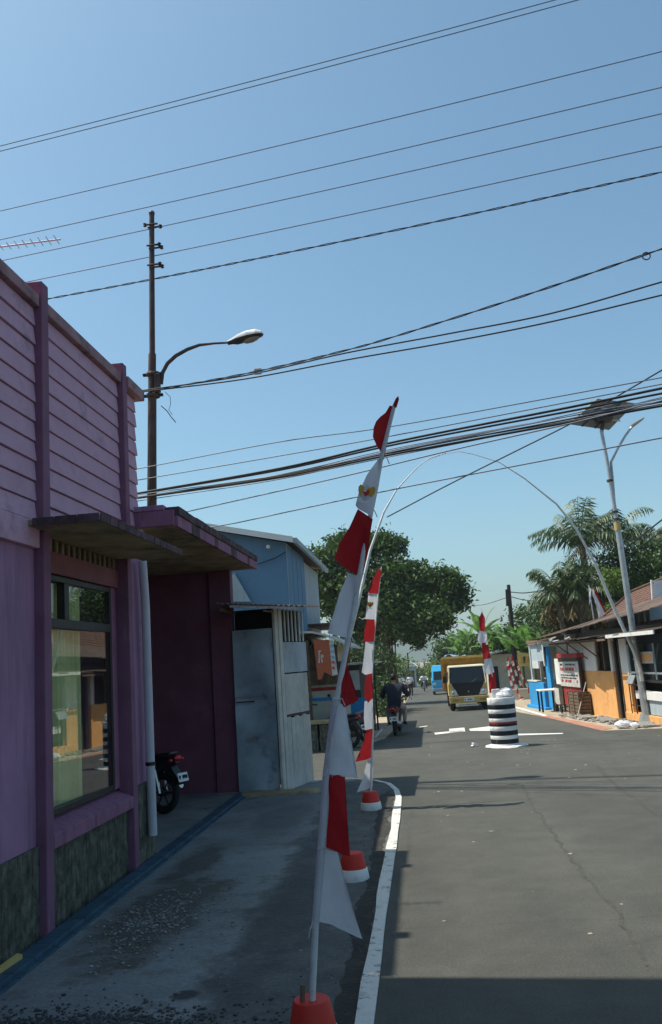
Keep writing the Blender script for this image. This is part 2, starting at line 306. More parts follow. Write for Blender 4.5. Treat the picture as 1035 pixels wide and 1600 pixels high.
def asphalt():
    m = bpy.data.materials.new('asphalt'); m.use_nodes = True; t = m.node_tree; N = t.nodes; L = t.links
    p = N['Principled BSDF']; p.inputs['Roughness'].default_value = 0.82; p.inputs['Specular IOR Level'].default_value = 0.35
    tc = N.new('ShaderNodeTexCoord')
    def noise(sc, det, rough=0.6, mp=None):
        n = N.new('ShaderNodeTexNoise'); n.inputs['Scale'].default_value = sc; n.inputs['Detail'].default_value = det; n.inputs['Roughness'].default_value = rough
        if mp:
            q = N.new('ShaderNodeMapping'); q.inputs['Scale'].default_value = mp; L.new(tc.outputs['Object'], q.inputs[0]); L.new(q.outputs[0], n.inputs['Vector'])
        else: L.new(tc.outputs['Object'], n.inputs['Vector'])
        return n
    def mr(src, a, b, c, d):
        r = N.new('ShaderNodeMapRange'); r.inputs[1].default_value = a; r.inputs[2].default_value = b; r.inputs[3].default_value = c; r.inputs[4].default_value = d
        L.new(src, r.inputs[0]); return r.outputs[0]
    def mult(a, b):
        x = N.new('ShaderNodeMath'); x.operation = 'MULTIPLY'; L.new(a, x.inputs[0]); L.new(b, x.inputs[1]); return x.outputs[0]
    big = mr(noise(0.35, 5).outputs[0], 0.3, 0.7, 0.84, 1.16)
    mid = mr(noise(2.2, 8, 0.75).outputs[0], 0.3, 0.7, 0.78, 1.22)
    lane = mr(noise(1.0, 3, 0.5, (0.9, 0.07, 1)).outputs[0], 0.35, 0.65, 0.88, 1.1)
    grain = mr(noise(170, 2).outputs[0], 0.3, 0.7, 0.5, 1.5)
    v = N.new('ShaderNodeTexVoronoi'); v.feature = 'DISTANCE_TO_EDGE'; v.inputs['Scale'].default_value = 0.35
    nn = noise(1.5, 6, 0.7); mm = N.new('ShaderNodeMix'); mm.data_type = 'RGBA'; mm.inputs[0].default_value = 0.25
    L.new(tc.outputs['Object'], mm.inputs[6]); L.new(nn.outputs[1], mm.inputs[7]); L.new(mm.outputs[2], v.inputs['Vector'])
    crack = mr(v.outputs[0], 0.0, 0.006, 0.84, 1.0)
    agg = mr(noise(55, 3, .7).outputs[0], 0.35, 0.65, 0.80, 1.22)
    f = mult(mult(mult(mult(mult(big, mid), lane), grain), crack), agg)
    c = N.new('ShaderNodeMix'); c.data_type = 'RGBA'; c.blend_type = 'MULTIPLY'; c.inputs[0].default_value = 1
    c.inputs[6].default_value = (0.066, 0.066, 0.056, 1); L.new(f, c.inputs[7])
    # pale flecks: leaves, pebbles and paint specks pressed into the surface
    fl = noise(9, 2, 0.5); ff = mr(fl.outputs[0], 0.77, 0.80, 0, 0.7)
    c2 = N.new('ShaderNodeMix'); c2.data_type = 'RGBA'; L.new(ff, c2.inputs[0]); L.new(c.outputs[2], c2.inputs[6]); c2.inputs[7].default_value = (0.20, 0.18, 0.13, 1)
    L.new(c2.outputs[2], p.inputs['Base Color'])
    b = N.new('ShaderNodeBump'); b.inputs['Strength'].default_value = 0.5; b.inputs['Distance'].default_value = 0.006
    L.new(noise(240, 2).outputs[0], b.inputs['Height']); L.new(b.outputs[0], p.inputs['Normal'])
    return m
M['asphalt'] = asphalt()

def pavement_mat():
    m = bpy.data.materials.new('worn_pavement'); m.use_nodes = True; t = m.node_tree; N = t.nodes; L = t.links
    p = N['Principled BSDF']; p.inputs['Roughness'].default_value = 0.9
    tc = N.new('ShaderNodeTexCoord'); sx = N.new('ShaderNodeSeparateXYZ'); L.new(tc.outputs['Object'], sx.inputs[0])
    def noise(sc, det, rough=0.65):
        n = N.new('ShaderNodeTexNoise'); n.inputs['Scale'].default_value = sc; n.inputs['Detail'].default_value = det; n.inputs['Roughness'].default_value = rough
        L.new(tc.outputs['Object'], n.inputs['Vector']); return n.outputs[0]
    def M2(op, a, b=0.0):
        q = N.new('ShaderNodeMath'); q.operation = op
        for i, v in enumerate((a, b)):
            if isinstance(v, (int, float)): q.inputs[i].default_value = v
            else: L.new(v, q.inputs[i])
        return q.outputs[0]
    def MR(v, a, b, c=0.0, d=1.0):
        r = N.new('ShaderNodeMapRange'); r.inputs[1].default_value = a; r.inputs[2].default_value = b; r.inputs[3].default_value = c; r.inputs[4].default_value = d
        L.new(v, r.inputs[0]); return r.outputs[0]
    def mix(f, a, b, blend='MIX'):
        q = N.new('ShaderNodeMix'); q.data_type = 'RGBA'; q.blend_type = blend
        if isinstance(f, (int, float)): q.inputs[0].default_value = f
        else: L.new(f, q.inputs[0])
        for i, v in ((6, a), (7, b)):
            if isinstance(v, tuple): q.inputs[i].default_value = (*v, 1)
            else: L.new(v, q.inputs[i])
        return q.outputs[2]
    big = noise(0.8, 8); mid = noise(3.0, 8, .7); fine = noise(30, 5); wob = noise(1.6, 6)
    col = mix(MR(big, .35, .65), (0.225, 0.24, 0.235), (0.135, 0.145, 0.14))
    col = mix(MR(mid, .52, .70, 0, .75), col, (0.095, 0.085, 0.065))
    # brushed-out dark worn side towards the kerb
    edge = M2('ADD', sx.outputs['X'], M2('MULTIPLY', M2('SUBTRACT', wob, .5), .9)); edge = M2('ADD', edge, M2('MULTIPLY', M2('SUBTRACT', mid, .5), .35))
    dark = mix(MR(mid, .4, .65), (0.062, 0.066, 0.066), (0.115, 0.118, 0.11))
    col = mix(MR(edge, -1.50, -1.36), col, dark)
    # crumbled brown patches by the ledge
    def blot(cx, cy, rx, ry, c, k=.9):
        dx = M2('DIVIDE', M2('SUBTRACT', sx.outputs['X'], cx), rx); dy = M2('DIVIDE', M2('SUBTRACT', sx.outputs['Y'], cy), ry)
        d = M2('SQRT', M2('ADD', M2('MULTIPLY', dx, dx), M2('MULTIPLY', dy, dy)), 0)
        d = M2('ADD', d, M2('MULTIPLY', M2('SUBTRACT', wob, .5), 2.2)); d = M2('ADD', d, M2('MULTIPLY', M2('SUBTRACT', mid, .5), 1.3))
        return mix(MR(d, .75, 1.15, k, 0), col, c)
    col = blot(-2.2, 7.2, .40, 1.3, (0.075, 0.062, 0.045))
    col = blot(-2.35, 8.8, .22, .9, (0.06, 0.05, 0.04), .8)
    col = blot(-1.85, 11.2, .35, .9, (0.08, 0.08, 0.075), .6)
    col = blot(-1.52, 5.35, .09, .08, (0.03, 0.03, 0.03), .9)
    col = blot(-1.15, 7.0, .25, 1.2, (0.05, 0.052, 0.05), .6)
    fl = MR(noise(22, 3), .66, .70, 0, .5); col = mix(fl, col, (0.30, 0.30, 0.28))
    col = mix(1.0, col, MR(fine, .3, .7, .8, 1.2), 'MULTIPLY')
    L.new(col, p.inputs['Base Color'])
    b = N.new('ShaderNodeBump'); b.inputs['Strength'].default_value = .7; b.inputs['Distance'].default_value = .02
    L.new(M2('ADD', mid, M2('MULTIPLY', fine, .4)), b.inputs['Height']); L.new(b.outputs[0], p.inputs['Normal'])
    return m
M['pave'] = pavement_mat()

# ================================================================= THE SETTING
def sheet(name, poly, z, m, jag=0.0):
    """flat polygon cut along y every few metres so that it follows the falling road"""
    if jag:
        rj = random.Random(3); q = []
        for i in range(len(poly)):
            a, b = Vector(poly[i]), Vector(poly[(i+1) % len(poly)]); n = max(1, int((b-a).length/jag)); nn = Vector((-(b-a).y, (b-a).x)).normalized(); w0 = 0.0
            for k in range(n):
                w0 = w0*.6+rj.uniform(-1, 1)*jag*.32 if k else 0.0
                p = a.lerp(b, k/n)+nn*w0; q.append((p.x, p.y))
        poly = q
    bm = bmesh.new(); f = bm.faces.new([bm.verts.new((x, y, 0)) for x, y in poly])
    ys = [14, 16, 20, 24, 28, 34, 40, 50, 60, 75, 90, 110, 140, 170, 200]
    for yy in ys:
        bmesh.ops.bisect_plane(bm, geom=bm.verts[:]+bm.edges[:]+bm.faces[:], plane_co=(0, yy, 0), plane_no=(0, 1, 0))
    bmesh.ops.triangulate(bm, faces=bm.faces[:])
    for v in bm.verts: v.co.z = gz(v.co.y) + z
    bmesh.ops.recalc_face_normals(bm, faces=bm.faces[:])
    me = bpy.data.meshes.new(name); bm.to_mesh(me); bm.free()
    if me.polygons and me.polygons[0].normal.z < 0: me.flip_normals()
    o = bpy.data.objects.new(name, me); COL.objects.link(o); me.materials.append(m)
    return tag(o, kind='structure')

sheet('ground', [(-1500, -60), (1500, -60), (1500, 2500), (-1500, 2500)], -0.012, M['dirt'])
sheet('road', [(-0.42, -30), (30, -30), (30, 21.2), (5.5, 21.25), (4.15, 21.6), (3.95, 26), (3.7, 30), (3.35, 34), (3.3, 60), (3.2, 190),
               (-1.0, 190), (-1.0, 60), (-0.95, 27), (-1.05, 23.5), (-1.5, 21.3), (-2.6, 20.2), (-30, 20.0), (-30, 14.35), (-1.6, 14.35), (-0.9, 14.15), (-0.5, 13.3)], 0.0, M['asphalt'])
sheet('pavement', [(-2.72, -6), (-0.46, -6), (-0.46, 12.9), (-0.55, 13.4), (-0.9, 14.1), (-1.5, 14.3), (-2.72, 14.3)], 0.004, M['pave'])
sheet('gutter_strip', [(-0.60, -6), (-0.48, -6), (-0.49, 12.5), (-0.58, 12.9), (-0.68, 12.6), (-0.62, 9)], 0.0075, M['gutter'], .08)
sheet('left_verge', [(-2.2, 21.6), (-1.5, 21.32), (-1.05, 23.5), (-0.95, 27), (-1.0, 60), (-6, 60), (-6, 27), (-2.6, 24)], -0.006, M['sand'])
sheet('right_shoulder', [(4.15, 21.6), (5.5, 21.25), (12, 21.2), (12, 60), (3.3, 60), (3.35, 34), (3.7, 30), (3.95, 26)], -0.006, M['sand'])
sheet('red_paved_edge', [(4.17, 21.65), (4.55, 22.2), (4.3, 26), (4.0, 30.2), (3.72, 30), (3.97, 26)], 0.002, M['redpave'])

# painted kerb round the corner
kp = [(-0.435, -6), (-0.435, 4), (-0.44, 7.3), (-0.425, 10), (-0.43, 12.2), (-0.48, 12.9), (-0.62, 13.6), (-0.85, 14.05), (-1.15, 14.28), (-1.6, 14.36), (-2.2, 14.4)]
def kerb_piece(a, b, wdt=0.05, h=0.075):
    a, b = Vector((*a, 0)), Vector((*b, 0)); t = (b-a).normalized(); n = Vector((-t.y, t.x, 0))
    return [a-n*wdt, a+n*wdt, b+n*wdt, b-n*wdt]
kb = MB()
fine = []
for i in range(len(kp)-1):
    a, b = Vector(kp[i]), Vector(kp[i+1]); n = max(1, int((b-a).length/0.45))
    for k in range(n): fine.append(a.lerp(b, k/n))
fine.append(Vector(kp[-1]))
left, right = [], []
for i, p in enumerate(fine):
    t = (fine[min(i+1, len(fine)-1)]-fine[max(i-1, 0)]).normalized(); n = Vector((-t.y, t.x)); j = random.uniform(-0.010, 0.010)
    left.append(p+n*(0.046+j)); right.append(p-n*(0.046+j*0.5+random.uniform(-.004, .004)))
for i in range(len(fine)-1):
    g = gz(fine[i].y); h = 0.022
    kb.hexa([(left[i].x, left[i].y, -0.02), (right[i].x, right[i].y, -0.02), (right[i+1].x, right[i+1].y, -0.02), (left[i+1].x, left[i+1].y, -0.02),
             (left[i].x, left[i].y, h), (right[i].x, right[i].y, h-.006), (right[i+1].x, right[i+1].y, h-.006), (left[i+1].x, left[i+1].y, h)])
tag(kb.build('kerb', M['kerb']), kind='structure')

def mark(pts, name='road_marking'):
    mb = MB(); mb.add([(x, y, gz(y)+0.004) for x, y in pts], [tuple(range(len(pts)))])
    o = mb.build(name, M['roadpaint'])
    if o.data.polygons[0].normal.z < 0: o.data.flip_normals()
    return tag(o, kind='structure')
mark([(0.247, 24.433, -0.188)[:2], (1.061, 24.751, -0.194)[:2], (1.036, 24.232, -0.184)[:2], (0.251, 23.666, -0.174)[:2]])
mark([(0.687, 25.686, -0.210)[:2], (1.133, 25.841, -0.213)[:2], (1.069, 24.201, -0.184)[:2], (0.652, 24.063, -0.181)[:2]])
mark([(1.224, 25.159, -0.201)[:2], (1.838, 25.734, -0.211)[:2], (1.710, 23.863, -0.178)[:2], (1.213, 24.332, -0.186)[:2]])
mark([(2.116, 22.253, -0.149)[:2], (3.251, 21.577, -0.136)[:2], (3.210, 21.322, -0.132)[:2], (2.062, 21.734, -0.139)[:2]])
mark([(3.679, 37.260, -0.419)[:2], (3.877, 37.640, -0.426)[:2], (4.012, 29.471, -0.278)[:2], (3.856, 29.237, -0.274)[:2]])
mark([(-1.384, 24.097, -0.182)[:2], (-1.346, 28.008, -0.252)[:2], (-1.289, 27.628, -0.245)[:2], (-1.317, 23.801, -0.176)[:2]])
mark([(-0.177, 27.486, -0.243)[:2], (0.082, 27.888, -0.250)[:2], (0.080, 27.553, -0.244)[:2], (-0.176, 27.161, -0.237)[:2]])

# darker tar seam wandering over the near road
M['tar'] = mat('tar_seam', (0.059, 0.059, 0.050), rough=0.82, var=0.3, scale=14, bump=0.3, bscale=90)
def seam(pts, w_):
    pts = [Vector((p[0], p[1])) for p in pts]; dense = []
    rj = random.Random(5)
    for i in range(len(pts)-1):
        n_ = max(1, int((pts[i+1]-pts[i]).length/.12))
        for k in range(n_): dense.append(pts[i].lerp(pts[i+1], k/n_)+Vector((rj.uniform(-.02, .02), 0)))
    mb = MB()
    L_ = [(p.x-w_*rj.uniform(.3, 1), p.y, gz(p.y)+.0035) for p in dense]; R_ = [(p.x+w_*rj.uniform(.3, 1), p.y, gz(p.y)+.0035) for p in dense]
    for i in range(len(dense)-1): mb.quad(L_[i], R_[i], R_[i+1], L_[i+1])
    tag(mb.build('tar_seam', M['tar']), kind='structure')
seam([(1.162, 5.546, 0.000)[:2], (1.233, 6.711, 0.000)[:2], (1.203, 8.081, 0.000)[:2], (1.200, 10.016, 0.000)[:2], (1.235, 11.516, -0.000)[:2], (1.290, 12.900, 0.000)[:2]], .022)
seam([(2.430, 10.046, 0.000)[:2], (2.476, 12.440, 0.000)[:2], (2.642, 14.588, -0.011)[:2]], .03)

# hills on the horizon
hb = MB(); n = 90; rows = []
for j in range(6):
    row = []
    for i in range(n+1):
        x = -700+1400*i/n; y = 1050+j*90
        z = -3.4 + (0 if j == 0 else (26+10*math.sin(x*.011+1)+6*math.sin(x*.031+2)+3*math.sin(x*.083))*math.sin(math.pi*j/5*0.8))
        row.append((x, y, z))
    rows.append(row)
for j in range(5):
    for i in range(n):
        hb.quad(rows[j][i], rows[j][i+1], rows[j+1][i+1], rows[j+1][i])
tag(hb.build('hills', M['hillm'], smooth=True), kind='structure')

# ================================================================= LEFT: THE PINK BUILDING
XF, XS, XW = -2.87, -2.95, -3.02      # pillar front, siding plane, wall / window plane
PB = thing('pink_building', 'purple-pink building with plank-lined upper storey, big window and dark recessed porch', 'building', (-4.5, 8.5, 0))
body = MB().box(-6.6, XW, 5.81, 6.52, 0.0, 5.0).box(-6.6, XW, 8.60, 9.22, 0.0, 5.0).box(-6.6, XW, 6.52, 8.60, 2.75, 5.0).box(-6.6, XW-0.06, 6.52, 8.60, 0.0, 0.70)
body.build('wall', M['pink'], PB)
box('back_wall', M['pink'], PB, -6.8, -6.602, 5.79, 14.0, 0, 5.0)
box('lower_wall', M['pink'], PB, XW, XS, 5.81, 6.515, 0.66, 2.90)
box('lower_wall', M['pink'], PB, XW, -2.925, 8.655, 9.215, 0.78, 3.10)
box('dado', M['moss'], PB, XW, -2.925, 5.81, 6.515, 0.0, 0.66)
box('dado', M['moss'], PB, XW-.06, -2.94, 6.66, 8.525, 0.0, 0.61)
box('dado', M['moss'], PB, XW, -2.89, 8.66, 9.24, 0.0, 0.78)
box('band_beam', M['pinkb'], PB, XW, -2.90, 5.81, 6.515, 2.90, 3.11, 0.008)
# boards of the upper storey, one by one
for (a, b) in ((5.81, 6.518), (6.662, 8.528), (8.662, 9.10)):
    for k in range(11):
        z0 = 3.115+k*0.1645
        mb = MB(); tilt = random.uniform(-0.003, 0.003); wv = random.uniform(-.002, .002)
        e = 0.02 if a > 8.6 else 0.0
        mb.hexa([(XW, a, z0), (XS+0.026+tilt, a, z0+.004), (XS+0.026+tilt, b+e*(k % 2), z0+.004+wv), (XW, b+e*(k % 2), z0),
                 (XW, a, z0+0.163), (XS+0.010, a, z0+0.160), (XS+0.010, b+e*(k % 2), z0+0.160+wv), (XW, b+e*(k % 2), z0+0.163)])
        mb.build('siding_board', M['pinkb'], PB, 0.003)
box('parapet_cap', M['pinkc'], PB, -3.14, -2.885, 5.81, 6.515, 4.925, 5.03, 0.01)
box('parapet_cap', M['pinkc'], PB, -3.14, -2.885, 6.662, 8.525, 4.925, 5.03, 0.01)
box('parapet_cap', M['pinkc'], PB, -3.14, -2.855, 8.662, 9.22, 4.925, 5.045, 0.01)
MB().box(XW, XF, 6.52, 6.655, 0.0, 5.16).build('pillar', M['pinkd'], PB, 0.008)
MB().box(XW, XF, 8.53, 8.655, 0.0, 5.15).build('pillar', M['pinkd'], PB, 0.008)
# window bay
MB().hexa([(XW-.05, 6.66, .60), (XF, 6.66, .605), (XF, 8.525, .605), (XW-.05, 8.525, .60), (XW-.05, 6.66, .79), (XF, 6.66, .71), (XF, 8.525, .71), (XW-.05, 8.525, .79)]).build('window_sill', M['magenta'], PB, 0.006)
box('lintel', M['red_lintel'], PB, XW-.03, XW+.05, 6.66, 8.525, 2.75, 2.93)
vb = MB().box(XW-.03, XW+.02, 6.66, 8.525, 2.93, 3.04)
vent = vb.build('vent_panel', M['slab'], PB)
for k in range(14):
    y = 6.72+k*0.128
    box('vent_bar', M['wood'], vent, XW+.021, XW+.045, y, y+.035, 2.932, 3.038)
win = MB()
y0, y1, z0, z1 = 6.66, 8.38, 0.80, 2.745
fr = MB().box(XW-.05, XW+.02, y0, y0+.05, z0, z1).box(XW-.05, XW+.02, y1-.05, y1, z0, z1).box(XW-.05, XW+.02, y0+.05, y1-.05, z1-.05, z1).box(XW-.05, XW+.02, y0+.05, y1-.05, z0, z0+.05)
fr.box(XW-.05, XW+.025, y0+.05, y1-.05, 2.30, 2.38).box(XW-.05, XW+.022, 7.22, 7.32, 2.38, z1-.05)
window = fr.build('window', M['frame'], PB, 0.004)
def pane(ya, yb, za, zb):      # panes turned slightly off the wall plane to steer what the glass reflects
    g_ = lambda y: XW-.018+.038*(y-(y0+y1)/2)
    return MB().hexa([(g_(ya)-.005, ya, za), (g_(ya), ya, za), (g_(yb), yb, za), (g_(yb)-.005, yb, za), (g_(ya)-.005, ya, zb), (g_(ya), ya, zb), (g_(yb), yb, zb), (g_(yb)-.005, yb, zb)]).build('pane', M['glass'], window)
pane(y0+.05, y1-.05, z0+.05, 2.30)
pane(y0+.05, 7.22, 2.38, z1-.05)
pane(7.32, y1-.05, 2.38, z1-.05)
cb = MB(); yy = 6.66; N_ = 150
for i in range(N_):
    a = 6.66+i*(7.95-6.66)/N_; b = 6.66+(i+1)*(7.95-6.66)/N_
    f = lambda q: XW-.14+0.022*math.sin(q*52+2*math.sin(q*5))+.008*math.sin(q*131)
    cb.quad((f(a), a, .80), (f(b), b, .80), (f(b), b, 2.74), (f(a), a, 2.74))
cb.build('curtain', M['curtain'], window, smooth=True)
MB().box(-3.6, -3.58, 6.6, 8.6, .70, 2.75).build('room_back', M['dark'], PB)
box('window_jamb', M['magenta'], PB, XW-.05, XW+.015, 8.385, 8.525, .80, 2.75)
# first canopy with a notched, stained edge
CA = MB().box(XW, -2.33, 6.30, 8.60, 3.048, 3.095).build('canopy', M['slab'], PB, 0.006)
for k in range(12):
    y = 6.30+k*0.1917
    box('edge_block', M['edge'], CA, -2.328, -2.318+random.uniform(0, .004), y+.004, y+.186, 3.040, 3.104, 0.003)
for k in range(3):
    x = -2.86+k*0.178
    box('edge_block', M['edge'], CA, x, x+.172, 6.285, 6.298, 3.040, 3.104, 0.003)
# porch
box('porch_floor', M['conc'], PB, -6.6, -2.74, 9.24, 13.50, -0.01, 0.035)
box('porch_side_wall', M['maroon'], PB, -6.6, -3.225, 13.50, 13.64, 0, 3.42)
MB().box(-3.22, XF, 13.44, 13.64, 0, 3.42).build('porch_pillar', M['maroon'], PB, 0.01)
box('porch_back_wall', M['maroon'], PB, -6.6, -6.5, 9.225, 13.495, 0, 3.42)
PC = MB().box(-6.6, -2.50, 9.00, 13.62, 3.425, 3.60).build('porch_canopy', M['slab'], PB)
box('fascia', M['magenta'], PC, -6.6, -2.495, 8.955, 8.998, 3.43, 3.60, 0.005)
for k in range(24):
    y = 9.0+k*0.1935
    box('coping', M['edge'], PC, -2.60, -2.445+random.uniform(-.004, .004), y+.003, y+.190, 3.545+random.uniform(-.003, .003), 3.635+random.uniform(-.004, .006), 0.006)
    box('coping', M['edge'] if k in (3, 4, 9, 14, 15, 20) else M['magenta'], PC, -2.498, -2.462, y+.002, y+.191, 3.42, 3.542, 0.004)
box('coping', M['pink'], PC, -6.6, -2.60, 8.945, 9.05, 3.602, 3.66, 0.008)
# blue tiled ledge in front of the wall
for k in range(29):
    y = 4.8+k*0.3
    box('ledge_tile', M['bluetile'], PB, -2.868, -2.735, y+.003, y+.297, -0.01, 0.045+random.uniform(-.002, .002), 0.003)
    box('ledge_tile', M['bluetile'], PB, -2.733, -2.695, y+.003, y+.297, -0.01, 0.02, 0.002)
# rear roof slab so the sky does not show through from the side
box('roof', M['slab'], PB, -6.6, -3.145, 5.83, 9.2, 4.75, 4.80)

# tall neighbour whose shade falls over the near road
TB = thing('tall_house', 'tall rendered house joined to the pink building beyond the left edge', 'building', (-6, 2, 0))
box('wall', M['pink'], TB, -9.5, -2.955, -9.0, 5.800, 0.0, 9.6)
box('roof_cap', M['pinkc'], TB, -9.6, -2.93, -9.1, 5.79, 9.6, 9.75)
for k in range(3):
    wf = box('window', M['frame'], TB, -2.954, -2.92, -4.5+k*3.2, -3.1+k*3.2, 5.6, 7.4)
    box('pane', M['screen'], wf, -2.93, -2.915, -4.42+k*3.2, -3.18+k*3.2, 5.7, 7.3)
# house number plate
hp = thing('wall_plate', 'small pale number plate on the pink wall at the left edge', 'sign', (-2.945, 5.74, 1.95))
box('plate', M['plate'], hp, -2.949, -2.938, 5.70, 5.835, 1.90, 2.06)

# drain pipe
dp = thing('drain_pipe', 'grey plastic drainpipe down the front corner of the pink building', 'pipe', (-2.83, 8.96, 0.28))
MB().tube([(-2.835, 8.90, 3.06), (-2.835, 8.96, 2.6), (-2.835, 8.97, .98)], .046, 14).build('upper_length', M['pvc'], dp, smooth=True)
MB().tube([(-2.835, 8.97, .95), (-2.835, 8.98, .26)], .046, 14).build('lower_length', M['pvc'], dp, smooth=True)
MB().tube([(-2.835, 8.97, .985), (-2.835, 8.97, .948)], .052, 14).build('joint_ring', M['black'], dp, smooth=True)
# floodlights on the corner
fl = thing('wall_floodlight', 'pair of small dirty floodlights on the corner above the canopy', 'lamp', (-2.925, 9.050, 3.516))
c = Vector((-2.940, 9.050, 3.496)); d = Vector((-2.774, 9.050, 3.525))
MB().lathe([(0.02, 0), (0.05, .03), (.065, .10), (.065, .115)], c+Vector((0, -.05, -.05)), 14, 'y').build('lamp_head', M['pvc'], fl, smooth=True)
MB().lathe([(0.03, -.07), (0.045, -.02), (.05, .06), (.03, .09)], d+Vector((0, 0, -.02)), 14, 'x').build('lamp_head', M['panelback'], fl, smooth=True)
MB().tube([(XS, 9.05, c.z+.03), tuple(c), tuple(d)], .012, 6).build('bracket', M['black'], fl)

# TV antenna over the parapet
an = thing('tv_antenna', 'long toothed television antenna above the parapet at top left', 'antenna', (-4.15, 7.4, 4.9))
MB().tube([(-4.15, 7.4, 4.75), (-4.15, 7.4, 6.2)], .014, 6).build('mast', M['steel'], an)
a0, a1 = Vector((-4.25, 7.4, 5.99)), Vector((-3.064, 7.400, 6.004))
MB().tube([a0, a1], .008, 6).build('boom', M['steel'], an)
for k in range(15):
    p = a0.lerp(a1, (k+.5)/15); l = .05+.003*k
    MB().tube([p+Vector((0.012, -l, -.004)), p+Vector((-.012, l, .004))], .0045, 5).build('element', M['chrome'], an)

# ================================================================= PENNANT POLES
def cloth(name, poly, Y, m, parent, amp=0.03, seed=0, wave=(9, 5), skew=None):
    bm = bmesh.new(); f = bm.faces.new([bm.verts.new((x, Y, z)) for x, z in poly])
    bmesh.ops.triangulate(bm, faces=bm.faces[:])
    bmesh.ops.subdivide_edges(bm, edges=bm.edges[:], cuts=4, use_grid_fill=True)
    for v in bm.verts:
        x, z = v.co.x, v.co.z
        v.co.y = Y + amp*math.sin(wave[0]*x*2.2+wave[1]*z+seed) + amp*.5*math.sin(23*x-7*z+seed*2.1) + amp*.25*math.sin(41*x+19*z+seed) + amp*.18*math.sin(70*x-33*z+seed*3)
    if skew:                                # the pennant swings round its pole, towards the street's length
        k_, pp = skew
        for v in bm.verts:
            z = v.co.z; xp = pp[-1][0]
            for a, b in zip(pp[:-1], pp[1:]):
                if a[2] <= z <= b[2]: xp = a[0]+(b[0]-a[0])*(z-a[2])/max(1e-6, b[2]-a[2]); break
            v.co.y += k_*(v.co.x-xp)
    off = origin_of(parent)
    for v in bm.verts: v.co -= off
    me = bpy.data.meshes.new(name); bm.to_mesh(me); bm.free()
    me.polygons.foreach_set('use_smooth', [True]*len(me.polygons)); me.materials.append(m)
    o = bpy.data.objects.new(name, me); COL.objects.link(o); o.parent = parent
    return o

def emblem(cx, cz, s, Y, parent, rot=0.0):
    """spread-winged gold bird over a red and white shield with a ribbon"""
    def T(pts): return [(cx+s*(x*math.cos(rot)-z*math.sin(rot)), Y, cz+s*(x*math.sin(rot)+z*math.cos(rot))) for x, z in pts]
    wings = [(-.1, .5), (.1, .5), (.14, .32), (.3, .42), (.5, .5), (.62, .3), (.58, .0), (.42, -.3), (.2, -.42), (.12, -.62), (-.12, -.62), (-.2, -.42), (-.42, -.3), (-.58, .0), (-.62, .3), (-.5, .5), (-.3, .42), (-.14, .32)]
    MB().prism(T(wings), (0, -.003, 0)).build('emblem_bird', M['gold'], parent)
    o = MB().prism([Vector(p)+Vector((0, -.004, 0)) for p in T([(-.22, .18), (.22, .18), (.2, -.12), (0, -.32), (-.2, -.12)])], (0, -.003, 0)).build('emblem_shield', M['red'], parent)
    MB().prism([Vector(p)+Vector((0, -.008, 0)) for p in T([(-.2, .02), (0, .02), (0, .16), (-.2, .16)])], (0, -.002, 0)).build('emblem_shield', M['white'], parent)
    MB().prism([Vector(p)+Vector((0, -.004, 0)) for p in T([(-.5, -.55), (-.3, -.66), (.3, -.66), (.5, -.55), (.5, -.7), (.3, -.8), (-.3, -.8), (-.5, -.7)])], (0, -.003, 0)).build('emblem_ribbon', M['white'], parent)

def bucket_base(parent, x, y, z=0.0, k=1.0):
    MB().lathe([(.086*k, .222*k), (.092*k, .215*k), (.118*k, .095*k)], (x, y, z), 28, wob=.006).build('bucket_base', M['red'], parent, smooth=True)
    MB().lathe([(.119*k, .097*k), (.124*k, .09*k), (.138*k, .012*k), (.136*k, .0)], (x, y, z), 28, wob=.006).build('white_rim', M['white'], parent, smooth=True)

